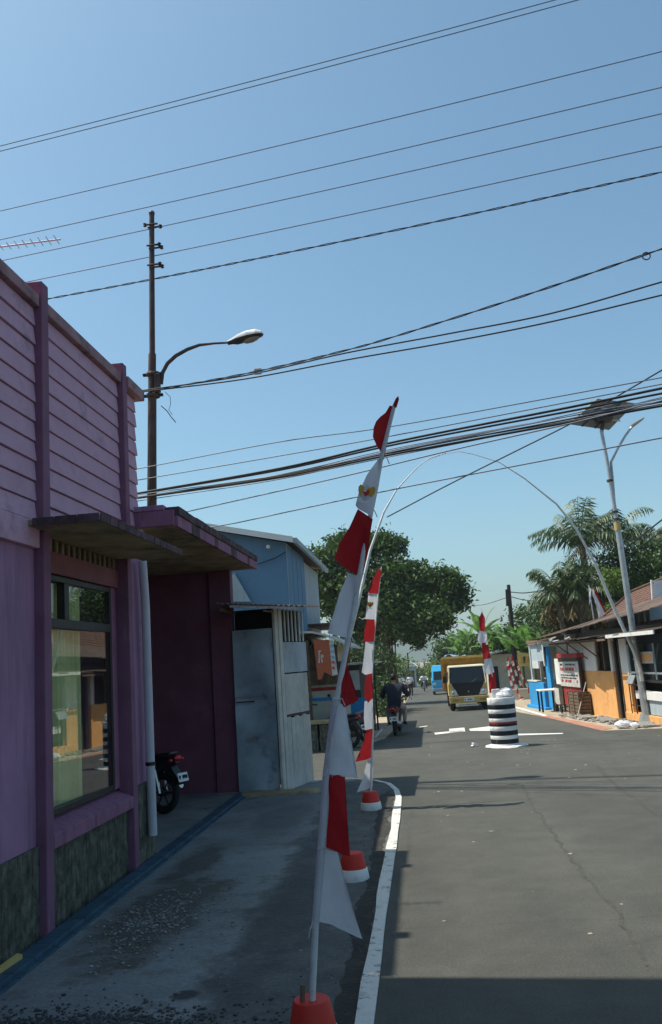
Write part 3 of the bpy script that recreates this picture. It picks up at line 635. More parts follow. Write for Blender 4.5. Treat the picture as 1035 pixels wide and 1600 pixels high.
NF = thing('pennant_pole', 'tall near pole of red and white pennants in a red bucket, closest to the camera', 'flag', (-0.672, 4.6, 0))
bucket_base(NF, -0.672, 4.6)
NP = [(-0.672,4.6,0.10),(-0.663,4.58,0.242),(-0.623,4.55,0.565),(-0.567,4.55,0.926),(-0.513,4.55,1.297),(-0.438,4.55,1.676),(-0.356,4.55,1.983),(-0.272,4.55,2.313),(-0.190,4.55,2.633),(-0.117,4.55,2.908),(-0.018,4.55,3.205)]
MB().tube(NP, [.017,.017,.017,.016,.016,.015,.015,.014,.013,.011,.008], 10).build('pole', M['bamboo'], NF, smooth=True)
MB().tube([(-0.715, 4.57, .2), (-0.705, 4.57, .30)], .012, 8).build('wedge_stick', M['wood'], NF)
NPOL = dict(
 R1=[(-0.018,3.200),(-0.045,3.214),(-0.070,3.180),(-0.100,3.158),(-0.125,3.130),(-0.141,3.096),(-0.149,3.043),(-0.132,2.991),(-0.113,2.960),(-0.121,2.905),(-0.100,2.913)],
 W1=[(-0.119,2.936),(-0.138,2.903),(-0.196,2.827),(-0.244,2.743),(-0.269,2.675),(-0.257,2.653),(-0.182,2.599),(-0.140,2.752),(-0.103,2.914)],
 R2=[(-0.257,2.649),(-0.312,2.557),(-0.373,2.475),(-0.402,2.398),(-0.361,2.354),(-0.265,2.289),(-0.228,2.395),(-0.183,2.592)],
 W2=[(-0.336,2.318),(-0.392,2.204),(-0.433,2.089),(-0.463,2.007),(-0.350,1.973),(-0.300,2.130),(-0.265,2.286)],
 R3=[(-0.362,1.973),(-0.402,1.805),(-0.420,1.649),(-0.402,1.626),(-0.326,1.657),(-0.345,1.703),(-0.362,1.763),(-0.373,1.836),(-0.346,1.966)],
 W3=[(-0.430,1.649),(-0.478,1.485),(-0.522,1.303),(-0.422,1.282),(-0.358,1.272),(-0.372,1.384),(-0.392,1.480),(-0.399,1.640)],
 R4=[(-0.510,1.303),(-0.540,1.079),(-0.565,0.950),(-0.506,0.929),(-0.446,0.902),(-0.424,0.898),(-0.428,1.073),(-0.422,1.288)],
 W4=[(-0.575,0.950),(-0.604,0.774),(-0.628,0.601),(-0.536,0.573),(-0.391,0.511),(-0.420,0.632),(-0.462,0.784),(-0.486,0.922)])
for i, (k, p) in enumerate(NPOL.items()):
    cloth('pennant', p, 4.535 if k[0] == 'W' else 4.54, M['cloth_red'] if k[0] == 'R' else M['cloth_white'], NF, .020, i*1.3)
# hem sleeve along the pole
for (i0, i1, rr) in ((2, 6, [.018,.021,.023,.023]), (8, 11, [.012,.011,.009])):
    hem = MB(); hem.tube([Vector(NP[i])+Vector((-.002, -.004, 0)) for i in range(i0, i1)], rr, 10)
    hem.build('hem_sleeve', M['cloth_white'], NF, smooth=True)
for (x, z) in ((-.103, 2.912), (-.19, 2.63), (-.272, 2.30), (-.358, 1.975), (-.43, 1.665), (-.513, 1.30), (-.565, .945)):
    MB().tube([(x-.02, 4.525, z-.004), (x+.02, 4.525, z+.006), (x+.032, 4.53, z-.03)], .003, 5).build('tie_string', M['cloth_white'], NF)
emblem(-0.205, 2.735, .075, 4.515, NF, -.25)
MB().tube([(-0.63, 4.53, .60), (-.645, 4.52, .57), (-.655, 4.52, .53)], .003, 5).build('tie_string', M['cloth_white'], NF)
MB().tube([(-0.02, 4.55, 3.2), (.0, 4.54, 3.24), (.005, 4.53, 3.25)], [.014, .01, .003], 6).build('top_knot', M['cloth_red'], NF)

FF = thing('pennant_pole', 'farther pole of red and white pennants in a red bucket at the kerb corner', 'flag', (-0.76, 11.43, 0))
bucket_base(FF, -0.76, 11.43)
FP = [(-0.76,11.43,.1),(-0.756,11.44,0.161),(-0.716,11.46,0.579),(-0.670,11.5,0.978),(-0.664,11.55,1.384),(-0.628,11.6,1.751),(-0.583,11.64,2.123),(-0.525,11.68,2.438),(-0.477,11.72,2.731),(-0.434,11.74,2.958),(-0.405,11.76,3.11)]
MB().tube(FP, [.016]*6+[.014,.012,.01,.008,.006], 10).build('pole', M['bamboo'], FF, smooth=True)
FPOL = dict(
 R1=[(-0.435,3.061),(-0.506,2.921),(-0.569,2.755),(-0.606,2.715),(-0.469,2.722),(-0.429,2.915),(-0.397,3.030)],
 W1=[(-0.588,2.731),(-0.616,2.588),(-0.635,2.446),(-0.656,2.396),(-0.537,2.388),(-0.497,2.579),(-0.478,2.722)],
 R2=[(-0.630,2.395),(-0.675,2.255),(-0.694,2.105),(-0.576,2.097),(-0.548,2.246),(-0.538,2.380)],
 W2=[(-0.677,2.104),(-0.711,1.881),(-0.748,1.718),(-0.709,1.682),(-0.624,1.693),(-0.599,1.915),(-0.576,2.097)],
 R3=[(-0.691,1.698),(-0.727,1.552),(-0.738,1.405),(-0.702,1.321),(-0.639,1.382),(-0.635,1.546),(-0.624,1.693)],
 W3=[(-0.742,1.348),(-0.765,1.145),(-0.769,0.984),(-0.677,0.994),(-0.654,1.179),(-0.640,1.366)],
 R4=[(-0.744,0.982),(-0.797,0.824),(-0.856,0.707),(-0.904,0.621),(-0.763,0.614),(-0.695,0.642),(-0.673,0.817),(-0.668,0.994)],
 W4=[(-0.763,0.614),(-0.838,0.387),(-0.914,0.248),(-0.782,0.249),(-0.731,0.278),(-0.709,0.459),(-0.695,0.642)])
for i, (k, p) in enumerate(FPOL.items()):
    cloth('pennant', p, 11.49 if k[0] == 'W' else 11.5, M['cloth_red'] if k[0] == 'R' else M['cloth_white'], FF, .025, i*1.3, skew=(1.5, FP))
emblem(-0.575, 2.58, .07, 11.33, FF, -.15)
MB().tube([(-.66, 11.5, 2.42), (-.70, 11.5, 2.40), (-.74, 11.48, 2.43)], .006, 5).build('tie_string', M['cloth_white'], FF)

MBk = thing('bucket', 'empty red and white bucket base between the two pennant poles', 'bucket', (-0.72, 7.9, 0))
bucket_base(MBk, -0.72, 7.9)

# ================================================================= STRIPED DRUM IN THE JUNCTION
DR = thing('striped_drum', 'black and white banded oil drum standing in the middle of the junction', 'barrel', (1.64, 18.9, -0.088))
zb = -0.088
bands = [(0, .07, 'white'), (.07, .165, 'navy'), (.165, .24, 'white'), (.24, .335, 'navy'), (.335, .425, 'white'), (.425, .475, 'navy'), (.475, .515, 'stallred'), (.515, .59, 'white'), (.59, .685, 'navy'), (.685, .77, 'white'), (.77, .865, 'navy'), (.865, 1.0, 'white')]
for a, b, mm in bands:
    bulge = .004 if mm == 'white' else 0.0
    MB().lathe([(.286, a), (.287+bulge*.5, a+.006), (.287+bulge*.5, b-.006), (.286, b)], (1.64, 18.9, zb), 36, wob=.004).build('band', M[mm], DR, smooth=True)
MB().lathe([(.43, .003), (.44, .015), (.42, .035), (.30, .04)], (1.66, 18.88, zb), 28, wob=.03).build('base_plate', M['white'], DR)
PG = thing('plastic_bag', 'crumpled white plastic bag on top of the striped drum', 'bag', (1.75, 18.9, .93))
g = MB(); g.sphere((1.76, 18.9, 1.0), (.155, .15, .11), 14, 9, .14); g.sphere((1.63, 18.87, .96), (.10, .12, .075), 12, 7, .16)
g.build('sack', M['plasticbag'], PG)
BF = thing('pennant_pole', 'short leaning pennant pole rising from the striped drum', 'flag', (1.545, 18.95, .92))
MB().tube([(1.548,18.93,0.93),(1.513,18.93,1.319),(1.485,18.93,1.723),(1.457,18.93,2.130),(1.436,18.93,2.609),(1.422,18.93,2.80)], [.02,.018,.016,.014,.01,.007], 8).build('pole', M['bamboo'], BF, smooth=True)
BPOL = dict(
R1=[(1.426,2.740),(1.35,2.602),(1.34,2.411),(1.376,2.272),(1.450,2.334),(1.475,2.592)],
W1=[(1.325,2.344),(1.275,2.143),(1.338,2.016),(1.485,2.034),(1.473,2.292)],
R2=[(1.357,2.069),(1.351,1.867),(1.362,1.704),(1.510,1.749),(1.490,2.088)],
W2=[(1.378,1.730),(1.345,1.464),(1.427,1.405),(1.563,1.450),(1.525,1.748)],
R3=[(1.430,1.431),(1.420,1.191),(1.417,1.019),(1.577,1.049),(1.576,1.449)])
for i, (k, p) in enumerate(BPOL.items()):
    cloth('pennant', p, 18.9 if k[0] == 'W' else 18.905, M['cloth_red'] if k[0] == 'R' else M['cloth_white'], BF, .03, i*1.9)
MB().box(1.46, 1.66, 18.85, 18.97, .91, 1.10).build('wooden_foot', M['bamboo'], BF, .02)
LT = thing('litter', 'crumpled pale blue paper lying left of the striped drum', 'litter', (0.990, 18.911, -0.088))
c = Vector((1.008, 19.223, -0.094))
MB().sphere((c.x, c.y, c.z+.04), (.07, .06, .045), 7, 5, .4).build('paper', M['plasticbag'], LT)

# ================================================================= LEFT STREET LAMP
SLp = thing('street_lamp', 'dark rusty steel pole with a curved arm and white lamp head behind the porch', 'street lamp', (-4.1, 13.97, 0))
P = lambda px: px
pole = [(-4.26, 13.97, -0.1), (-4.26, 13.97, 4.57), (-4.225, 13.97, 5.6), (-4.19, 13.97, 6.61), (-4.18, 13.97, 6.98), (-4.12, 13.97, 9.0), (-4.09, 13.97, 9.96)]
MB().tube(pole[:4], [.088, .082, .076, .074], 12).build('lower_pole', M['rust'], SLp, smooth=True)
MB().tube(pole[3:5]+[(-4.165, 13.97, 7.35)], [.068, .068, .066], 12).build('mid_pole', M['rust'], SLp, smooth=True)
MB().tube([(-4.165, 13.97, 7.35)]+pole[5:], [.05, .048, .046], 12).build('upper_pole', M['rust'], SLp, smooth=True)
for z in (6.60, 6.98):
    x = -4.19+(z-6.6)*.03
    MB().lathe([(.115, z-.03), (.125, z), (.115, z+.03)], (x+.02, 13.97, 0), 12).build('clamp', M['rust'], SLp)
    MB().box(x-.16, x+.19, 13.94, 14.0, z-.02, z+.02).build('clamp_bolt', M['black'], SLp)
box('junction_box', M['rust'], SLp, -4.12, -4.02, 13.86, 13.94, 6.62, 6.96, .01)
arm = [(-4.027, 13.970, 6.794), (-3.997, 13.970, 6.987), (-3.901, 13.970, 7.152), (-3.749, 13.970, 7.276), (-3.541, 13.970, 7.371), (-3.324, 13.970, 7.429), (-3.064, 13.970, 7.431), (-2.817, 13.970, 7.417)]
MB().tube(arm, [.036, .036, .034, .034, .032, .028, .02, .018], 10).build('arm', M['rust'], SLp, smooth=True)
# lamp head: shell above, dark rim and lens below
h0, h1 = Vector((-2.827, 13.970, 7.424)), Vector((-2.195, 13.970, 7.508)); ax = (h1-h0); Lh = ax.length; ax.normalize(); up = Vector((-ax.z, 0, ax.x))
def head(profile, zs, name, m):
    mb = MB(); nseg = 12; rings = []
    for (t, wdt, hh) in profile:
        row = []
        for k in range(nseg+1):
            q = math.pi*k/nseg
            row.append(h0+ax*(t*Lh)+Vector((0, 1, 0))*(wdt*math.cos(q))+up*(zs*hh*math.sin(q)))
        rings.append(row)
    for i in range(len(rings)-1):
        for k in range(nseg): mb.quad(rings[i][k], rings[i][k+1], rings[i+1][k+1], rings[i+1][k])
    return mb.build(name, m, SLp, smooth=True)
head([(0, .03, .03), (.12, .05, .05), (.3, .10, .09), (.55, .125, .125), (.8, .115, .12), (.95, .07, .07), (1.0, .01, .01)], 1, 'lamp_shell', M['white'])
head([(0, .035, .05), (.12, .055, .05), (.25, .105, .07), (.55, .13, .06), (.8, .12, .045), (.95, .075, .02), (1.0, .012, .005)], -1, 'lamp_bottom', M['frame'])
head([(.4, .02, .07), (.5, .09, .098), (.65, .10, .10), (.8, .08, .075), (.9, .02, .03)], -1, 'lamp_lens', M['panelback'])
for z, dx in ((9.76, 0), (9.36, .02), (8.99, .02), (9.70, .05), (9.30, .06), (8.94, .06)):
    x = -4.10+dx
    MB().tube([(x-.11, 13.93, z), (x+.12, 13.93, z)], .018, 6).build('insulator_bar', M['rust'], SLp)
    MB().lathe([(.02, -.035), (.034, -.02), (.02, 0), (.034, .02), (.015, .035)], (x+(.12 if dx else -.11), 13.93, z), 10).build('insulator', M['frame'], SLp, smooth=True)
MB().lathe([(.05, 9.96), (.055, 10.0), (.04, 10.03)], (-4.09, 13.97, 0), 12).build('pole_cap', M['rust'], SLp)
MB().tube([(-4.019, 13.900, 6.381), (-3.922, 13.900, 6.281), (-3.848, 13.900, 6.161), (-3.774, 13.900, 6.063)], .008, 5).build('loose_cable', M['wire'], SLp)
MB().tube([(-3.944, 13.900, 6.625), (-3.857, 13.900, 6.525), (-3.851, 13.900, 6.388), (-3.888, 13.900, 6.289), (-3.824, 13.900, 6.204)], .005, 5).build('loose_cable', M['wire'], SLp)

# ================================================================= WIRES
def wire(label, pts, r, m=None, sag=0.0, ext=(8, 12), group='power lines crossing the sky', twist=0.0, strands=1):
    pts = [Vector(p) for p in pts]
    a = pts[0]+(pts[0]-pts[1]).normalized()*ext[0] if ext[0] else None
    b = pts[-1]+(pts[-1]-pts[-2]).normalized()*ext[1] if ext[1] else None
    if a is not None: a.z = pts[0].z+ext[0]*.02
    if b is not None: b.z = pts[-1].z+ext[1]*.02
    full = ([a] if a is not None else []) + pts + ([b] if b is not None else [])
    # smooth resample
    res = []
    for i in range(len(full)-1):
        if (a is not None and i == 0) or (b is not None and i == len(full)-2):
            for k in range(8): res.append(full[i].lerp(full[i+1], k/8))
            continue
        lo, hi = (1 if a is not None else 0), (len(full)-2 if b is not None else len(full)-1)
        p1, p2 = full[i], full[i+1]; p0 = full[i-1] if i > lo else p1*2-p2; p3 = full[i+2] if i < hi-0 and i+2 <= hi else p2*2-p1
        for k in range(8):
            t = k/8
            res.append(0.5*((2*p1)+(-p0+p2)*t+(2*p0-5*p1+4*p2-p3)*t*t+(-p0+3*p1-3*p2+p3)*t**3))
    res.append(full[-1])
    mb = MB()
    if strands == 1 and not twist: mb.tube(res, r, 6)
    else:
        ns = max(2, strands); dense = []
        for i in range(len(res)-1):
            n = max(1, int((res[i+1]-res[i]).length/0.09))
            for k in range(n): dense.append(res[i].lerp(res[i+1], k/n))
        for q in range(ns):
            mb.tube([p+Vector((0, math.cos(i*.9+q*2*math.pi/ns)*twist, math.sin(i*.9+q*2*math.pi/ns)*twist)) for i, p in enumerate(dense)], r, 5)
    o = mb.build('overhead_wire', m or M['wireg'], smooth=True)
    return tag(o, label, 'wire', group)
def line(z, y0=13.97, x0=-4.1, k=-.19, xs=(-7.2, -4.1, -1.2, 1.5, 4.4), dz=0.0, dip=.03):
    return [(x, y0+k*(x-x0), z - dip*(1-((x+1.2)/5.5)**2)) for x in xs]
wire('upper wire of the close pair highest in the sky', line(12.10), .009, ext=(30, 30))
wire('lower wire of the close pair highest in the sky', line(11.99), .009, ext=(30, 30))
wire('third wire from the top, below the close pair', line(10.74), .0085, ext=(30, 30))
wire('fourth wire from the top, above the pole tip', line(10.15), .0085, ext=(30, 30))
wire('wire level with the top insulator of the rusty lamp pole', line(9.72), .0085, ext=(30, 30))
wire('wire at the middle insulator of the rusty lamp pole', line(9.19), .0085, ext=(30, 30))
wire('twisted cable at the lowest insulator of the rusty lamp pole', line(8.78, dip=.06), .008, M['wire'], ext=(30, 30), twist=.011, strands=2)
wire('twisted service cable tied to the lamp pole clamp and climbing right', [(-4.05,13.95,6.69),(-2.23,13.16,6.56),(-0.72,12.45,6.50),(0.07,12.09,6.51),(1.83,11.26,6.58),(3.46,10.50,6.69)], .008, M['wire'], ext=(0, 15), twist=.010, strands=2)
wire('upper straight cable passing the lamp pole clamp', [(-4.30,13.88,6.68),(-2.49,13.42,6.60),(-0.75,12.89,6.62),(0.83,12.40,6.58),(2.27,11.96,6.56),(3.73,11.52,6.68)], .012, M['wire'], ext=(8, 15))
wire('lower straight cable passing the lamp pole clamp', [(-4.30,13.86,6.65),(-2.50,13.50,6.57),(-0.76,13.04,6.56),(0.83,12.62,6.53),(2.31,12.23,6.54),(3.81,11.84,6.62)], .012, M['wire'], ext=(8, 15))
cl = thing('cable_clamp', 'small pale splice box on the cables right of the lamp pole', 'clamp', (-2.213, 13.267, 6.601))
c = Vector((-2.213, 13.267, 6.601)); box('splice_box', M['steel'], cl, c.x-.06, c.x+.06, c.y-.03, c.y+.03, c.z-.05, c.z+.045, .008)
cl2 = thing('cable_loop', 'little loop of spare cable on the twisted cable at upper right', 'wire', (3.276, 10.586, 6.654))
c = Vector((3.276, 10.586, 6.654)); MB().ring(c, .05, .008, 'y', 14, 5).build('loop', M['wire'], cl2)
# thick bundle of telephone cables, strand by strand
B0 = [(-4.40,13.9,4.89),(-1.86,12.87,4.85),(-0.06,12.09,4.90),(2.21,11.11,4.89),(3.26,10.65,4.89)]
B1 = [(-4.40,13.86,4.81),(-1.88,12.99,4.765),(-0.07,12.28,4.80),(2.24,11.37,4.80),(3.33,10.95,4.80)]
lab = ['top thick black cable of the telephone bundle', 'second thick black cable of the telephone bundle', 'third, slightly sagging cable of the telephone bundle', 'lowest thick black cable of the telephone bundle']
for i, (base, dz, r) in enumerate(((B0, .03, .017), (B0, -.02, .014), (B1, .03, .011), (B1, -.01, .016))):
    wire(lab[i], [(x, y, z+dz*(.3+.25*k)) for k, (x, y, z) in enumerate(base)], r, M['wire'], ext=(8, 15), group='telephone cable bundle')
for i in range(7):
    wire('thin strand running inside the telephone bundle', [(x, y+.03*i, z-.012*i+.05+.008*i*k*(.5 if i % 2 else 1)-.03*math.sin(k*1.3+i)) for k, (x, y, z) in enumerate(B1)], .007, M['wireg'], ext=(8, 15), group='thin strands of the telephone bundle')
wire('thin wire just below the telephone bundle', [(-3.58,13.97,4.53),(-1.04,12.38,4.52),(0.61,11.35,4.54),(2.12,10.40,4.53)], .009, ext=(8, 15))
wire('lowest thin wire across the sky under the telephone bundle', [(-2.82,13.97,4.26),(-0.31,12.49,4.29),(1.91,11.18,4.27),(3.13,10.46,4.26)], .009, ext=(8, 15))
wire('thin wire above the telephone bundle, upper one', [(-4.39,13.9,5.32),(-1.88,13.19,5.37),(-0.04,12.61,5.30),(3.54,11.49,5.32)], .008, ext=(8, 15))
wire('thin wire above the telephone bundle, lower one', [(-4.39,13.92,5.13),(-1.88,13.06,5.11),(-0.06,12.40,5.10),(3.43,11.15,5.13)], .008, ext=(8, 15))
wire('steep cable climbing right past the solar panel', [(-0.470, 20.000, 5.140), (0.954, 19.000, 5.581), (2.295, 18.000, 5.951), (3.373, 17.000, 6.215), (4.020, 16.000, 6.372), (4.643, 15.000, 6.517)], .014, M['wire'], ext=(0, 12), twist=0)
wire('upper slack cable leaving the far pole to the right', [(5.227, 48.000, 5.056), (5.796, 45.000, 4.755), (6.787, 42.000, 4.794), (8.703, 38.000, 5.617), (9.749, 34.000, 6.458)], .03, M['wire'], ext=(0, 12), group=None)
wire('lower slack cable leaving the far pole to the right', [(5.202, 48.000, 4.813), (5.755, 45.000, 4.366), (6.717, 42.000, 4.159), (8.657, 38.000, 5.232), (9.691, 34.000, 6.013)], .025, M['wire'], ext=(0, 12), group=None)
wire('faint cable from the far pole over the street to the left', [(5.202, 48.000, 4.813), (4.213, 52.000, 4.711), (3.374, 55.000, 4.795), (2.197, 60.000, 4.559)], .02, M['wireg'], ext=(0, 8), group=None)

# ================================================================= BAMBOO ARCH
for lb, pts, rr in (('left painted bamboo pole bending over the street into an arch',
     [(-2.29,20.98,-0.24),(-2.01,21.05,1.05),(-1.66,21.14,2.39),(-1.31,21.23,3.46),(-0.98,21.31,4.56),(-0.57,21.42,5.51),(-0.21,21.51,6.07),(0.13,21.60,6.41),(0.42,21.67,6.68),(0.70,21.74,6.86),(1.00,21.82,6.95),(1.42,21.93,7.0)],
     [.06,.055,.048,.042,.034,.026,.019,.015,.012,.010,.008,.006]),
    ('right painted bamboo pole lashed to the solar lamp post and arching left',
     [(5.60,23.1,0.9),(5.56,22.99,1.20),(5.44,22.96,1.69),(5.07,22.87,2.77),(4.71,22.77,3.95),(4.31,22.67,4.89),(3.88,22.56,5.53),(3.11,22.36,6.24),(2.48,22.20,6.70),(1.83,22.03,6.93),(1.42,21.95,7.03)],
     [.050,.048,.046,.042,.036,.030,.024,.018,.013,.010,.007])):
    t = thing('bamboo_pole', lb, 'pole', pts[0], group='bamboo poles of the arch')
    MB().tube(pts, rr, 10).build('stem', M['bamboo'], t, smooth=True)
    V = [Vector(p) for p in pts]
    for i in range(len(V)-1):
        for k in (0.25, 0.75):
            p = V[i].lerp(V[i+1], k); d = (V[i+1]-V[i]).normalized()*.012; r0 = rr[i]*(1-k)+rr[i+1]*k
            MB().tube([p-d, p+d], r0*1.12, 8).build('node', M['bamboo'], t)
t = thing('fringe_garland', 'thin white plastic fringe tied at the top of the arch', 'garland', (1.0, 21.8, 6.9))
for i in range(7):
    p = Vector((.62+i*.075, 21.8, 6.83+.02*i)); mbf = MB()
    mbf.tube([p, p+Vector((.03, 0, .03)), p+Vector((.05, 0, -.01))], [.012, .02, .004], 5); mbf.build('ribbon', M['cloth_white'], t)

# ================================================================= SOLAR STREET LAMP
SO = thing('solar_street_lamp', 'leaning grey solar street lamp with tilted panel on the right verge', 'street lamp', (5.62, 23.2, -0.17))
MB().tube([(5.62, 23.2, -.18), (5.55, 23.2, 2.0), (5.49, 23.2, 4.95)], [.100, .085, .074], 14).build('lower_pole', M['steel'], SO, smooth=True)
MB().tube([(5.49, 23.2, 4.95), (5.45, 23.2, 6.35), (5.385, 23.2, 7.55)], [.055, .052, .048], 12).build('upper_pole', M['steel'], SO, smooth=True)
MB().tube([(5.49, 23.2, 4.80), (5.485, 23.2, 5.02)], .085, 12).build('sleeve', M['yellow'], SO)
for z in (5.1, 5.3, 6.15):
    MB().tube([(5.49-(z-5)*.04, 23.2, z-.03), (5.49-(z-5)*.04, 23.2, z+.03)], .085, 10).build('clamp', M['rust'], SO)
MB().tube([(5.47, 23.2, 5.2), (5.52, 23.2, 6.2), (5.533, 23.200, 6.653), (5.762, 23.200, 7.021), (6.004, 23.200, 7.352), (6.238, 23.200, 7.615)], [.035, .035, .035, .033, .032, .03], 8).build('arm', M['steel'], SO, smooth=True)
a, b = Vector((6.165, 23.200, 7.568)), Vector((6.528, 23.200, 7.783)); d = (b-a)
MB().hexa([a+Vector((0,-.12,-.05)), b+Vector((0,-.1,-.03)), b+Vector((0,.1,-.03)), a+Vector((0,.12,-.05)), a+Vector((0,-.1,.05)), b+Vector((0,-.08,.02)), b+Vector((0,.08,.02)), a+Vector((0,.1,.05))]).build('lamp_head', M['panelback'], SO, .02)
for z in (1.1, 1.45, 1.9, 2.15): MB().tube([(5.60-(z)*.025, 23.2, z-.02), (5.60-(z)*.025, 23.2, z+.02)], .10, 12).build('band_clamp', M['chrome'], SO)
MB().add([(5.42,23.0,-.17),(5.82,23.0,-.17),(5.82,23.4,-.17),(5.42,23.4,-.17),(5.57,23.2,.25)], [(0,1,4),(1,2,4),(2,3,4),(3,0,4),(3,2,1,0)]).build('foot_gusset', M['steel'], SO)
# panel seen from below: corners
pc = [Vector(p) for p in ((4.432, 22.600, 7.640), (5.685, 23.600, 7.632), (6.583, 24.000, 8.431), (5.321, 22.900, 8.348))]
n = (pc[1]-pc[0]).cross(pc[3]-pc[0]).normalized()
if n.z < 0: n = -n
MB().hexa([p for p in pc]+[p+n*.035 for p in pc]).build('solar_panel', M['panelback'], SO)
q = [pc[0].lerp(pc[2], .02), pc[1].lerp(pc[3], .02), pc[2].lerp(pc[0], .02), pc[3].lerp(pc[1], .02)]
MB().hexa([p+n*.0355 for p in q]+[p+n*.042 for p in q]).build('solar_cells', M['cells'], SO)
for u in (.3, .62):
    a, b = pc[0].lerp(pc[1], u)-n*.03, pc[3].lerp(pc[2], u)-n*.03
    MB().tube([a, b], .022, 6).build('panel_rail', M['rust'], SO)
for u in (.35, .7):
    a, b = pc[0].lerp(pc[3], u)-n*.06, pc[1].lerp(pc[2], u)-n*.06
    MB().tube([a, b], .02, 6).build('panel_rail', M['steel'], SO)
cc = sum(pc, Vector())/4
MB().tube([(5.385, 23.2, 7.5), cc-n*.06], .05, 8).build('panel_neck', M['rust'], SO)
MB().hexa([cc+Vector((-.25,-.2,-.22)), cc+Vector((.2,-.2,-.22)), cc+Vector((.2,.15,-.22)), cc+Vector((-.25,.15,-.22)), cc+Vector((-.25,-.2,-.08)), cc+Vector((.2,-.2,-.08)), cc+Vector((.2,.15,-.08)), cc+Vector((-.25,.15,-.08))]).build('battery_box', M['rust'], SO, .01)

# ================================================================= TIN KIOSK BY THE CORNER
KI = thing('tin_kiosk', 'shut street kiosk of grey metal sheets with pale tin side and barred opening', 'kiosk', (-2.5, 13.9, 0))
gx = MB(); nx, nz = 30, 72
def dz_(u, v): return .012*math.sin(u*5+v*2)+.006*math.sin(v*7+u*3)+.0008*math.sin(u*19-v*9) - (.03*math.exp(-((v-1.38)/.05)**2)*(1-abs(u-.3)))
for i in range(nx):
    for j in range(nz):
        P_ = []
        for (a, b) in ((i, j), (i+1, j), (i+1, j+1), (i, j+1)):
            u, v = a/nx, b/nz; P_.append((-2.86+.63*u, 13.36-dz_(u, v*2.46), .02+2.44*v))
        gx.quad(*P_)
gx.build('metal_door', M['sheet'], KI, smooth=True)
box('door_latch', M['rust'], KI, -2.84, -2.55, 13.335, 13.345, 1.355, 1.375)
KD = Vector((-1.87+2.17, 14.55-13.38, 0)); K0 = Vector((-2.17, 13.38, 0)); kn = Vector((KD.y, -KD.x, 0)).normalized()
def kw(name, u0, u1, z0, z1, m, th=.02, off=0.0, parent=None, bevel=0):
    a, b = K0+KD*u0+kn*off, K0+KD*u1+kn*off; t = kn*th
    return MB().hexa([a-t+Vector((0,0,z0)), a+Vector((0,0,z0)), b+Vector((0,0,z0)), b-t+Vector((0,0,z0)), a-t+Vector((0,0,z1)), a+Vector((0,0,z1)), b+Vector((0,0,z1)), b-t+Vector((0,0,z1))]).build(name, m, parent or KI, bevel)
box('corner_post', M['tin'], KI, -2.215, -2.175, 13.33, 13.39, 0, 2.78, .005)
kw('corner_post', -.03, .06, 0, 2.76, M['tin'], .03, .006, bevel=.004)
kw('corner_post', .09, .20, 0, 2.76, M['tin'], .03, .003, bevel=.004)
for k in range(6):
    u = .21+k*.132
    kw('tin_strip', u, u+.128, .0, 1.08-.02*(k % 2), M['tin'], .015, .002*(k % 3), bevel=.002)
kw('tin_panel', .21, .99, 1.12, 1.74, M['tin'], .015, 0)
kw('rail', .21, 1.0, 1.085, 1.115, M['frame'], .02, .004)
kw('shutter_panel', .20, 1.0, 1.76, 2.24, M['sheet'], .02, .006, bevel=.003)
for k in range(6):
    kw('bar', .28+k*.125, .315+k*.125, 2.25, 2.76, M['tin'], .02, .005)
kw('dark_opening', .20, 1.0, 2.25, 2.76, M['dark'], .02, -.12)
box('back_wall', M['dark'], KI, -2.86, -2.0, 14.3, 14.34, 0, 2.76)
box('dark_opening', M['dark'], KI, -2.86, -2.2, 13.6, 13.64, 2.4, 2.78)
# corrugated roof
rb = MB(); nn_ = 60
for i in range(nn_):
    x0_, x1_ = -2.90+i*(1.30/nn_), -2.90+(i+1)*(1.30/nn_); f = lambda x: .012*math.sin(x*2*math.pi/.075)
    sl_ = lambda x: 2.83-.10*(x+2.9)
    e0 = 12.52+.02*math.sin(i*1.7); 
    rb.hexa([(x0_, e0, sl_(x0_)+f(x0_)), (x1_, e0, sl_(x1_)+f(x1_)), (x1_, 14.62, sl_(x1_)+.12+f(x1_)), (x0_, 14.62, sl_(x0_)+.12+f(x0_)),
             (x0_, e0, sl_(x0_)+f(x0_)+.006), (x1_, e0, sl_(x1_)+f(x1_)+.006), (x1_, 14.62, sl_(x1_)+.126+f(x1_)), (x0_, 14.62, sl_(x0_)+.126+f(x0_))])
rb.build('roof_sheet', M['rusttin'], KI)
MB().hexa([(-2.70, 12.53, 2.765), (-1.63, 12.53, 2.66), (-1.63, 12.56, 2.66), (-2.70, 12.56, 2.765), (-2.70, 12.53, 2.80), (-1.63, 12.53, 2.695), (-1.63, 12.56, 2.695), (-2.70, 12.56, 2.80)]).build('eave_board', M['tin'], KI)
box('rafter', M['wood'], KI, -2.86, -2.83, 12.56, 14.3, 2.72, 2.77)
MB().tube([(-2.2, 12.57, 2.68), (-2.2, 14.3, 2.75)], .018, 6).build('rafter', M['wood'], KI)
# door sill slab
TS = thing('concrete_step', 'low rough concrete slab in front of the tin kiosk', 'step', (-2.2, 13.1, 0))
MB().hexa([(-2.80,13.02,0),(-1.66,13.05,0),(-1.60,13.32,0),(-2.80,13.32,0),(-2.78,13.04,.05),(-1.70,13.07,.045),(-1.63,13.32,.05),(-2.80,13.32,.055)]).build('slab', M['slab'], TS, .01)

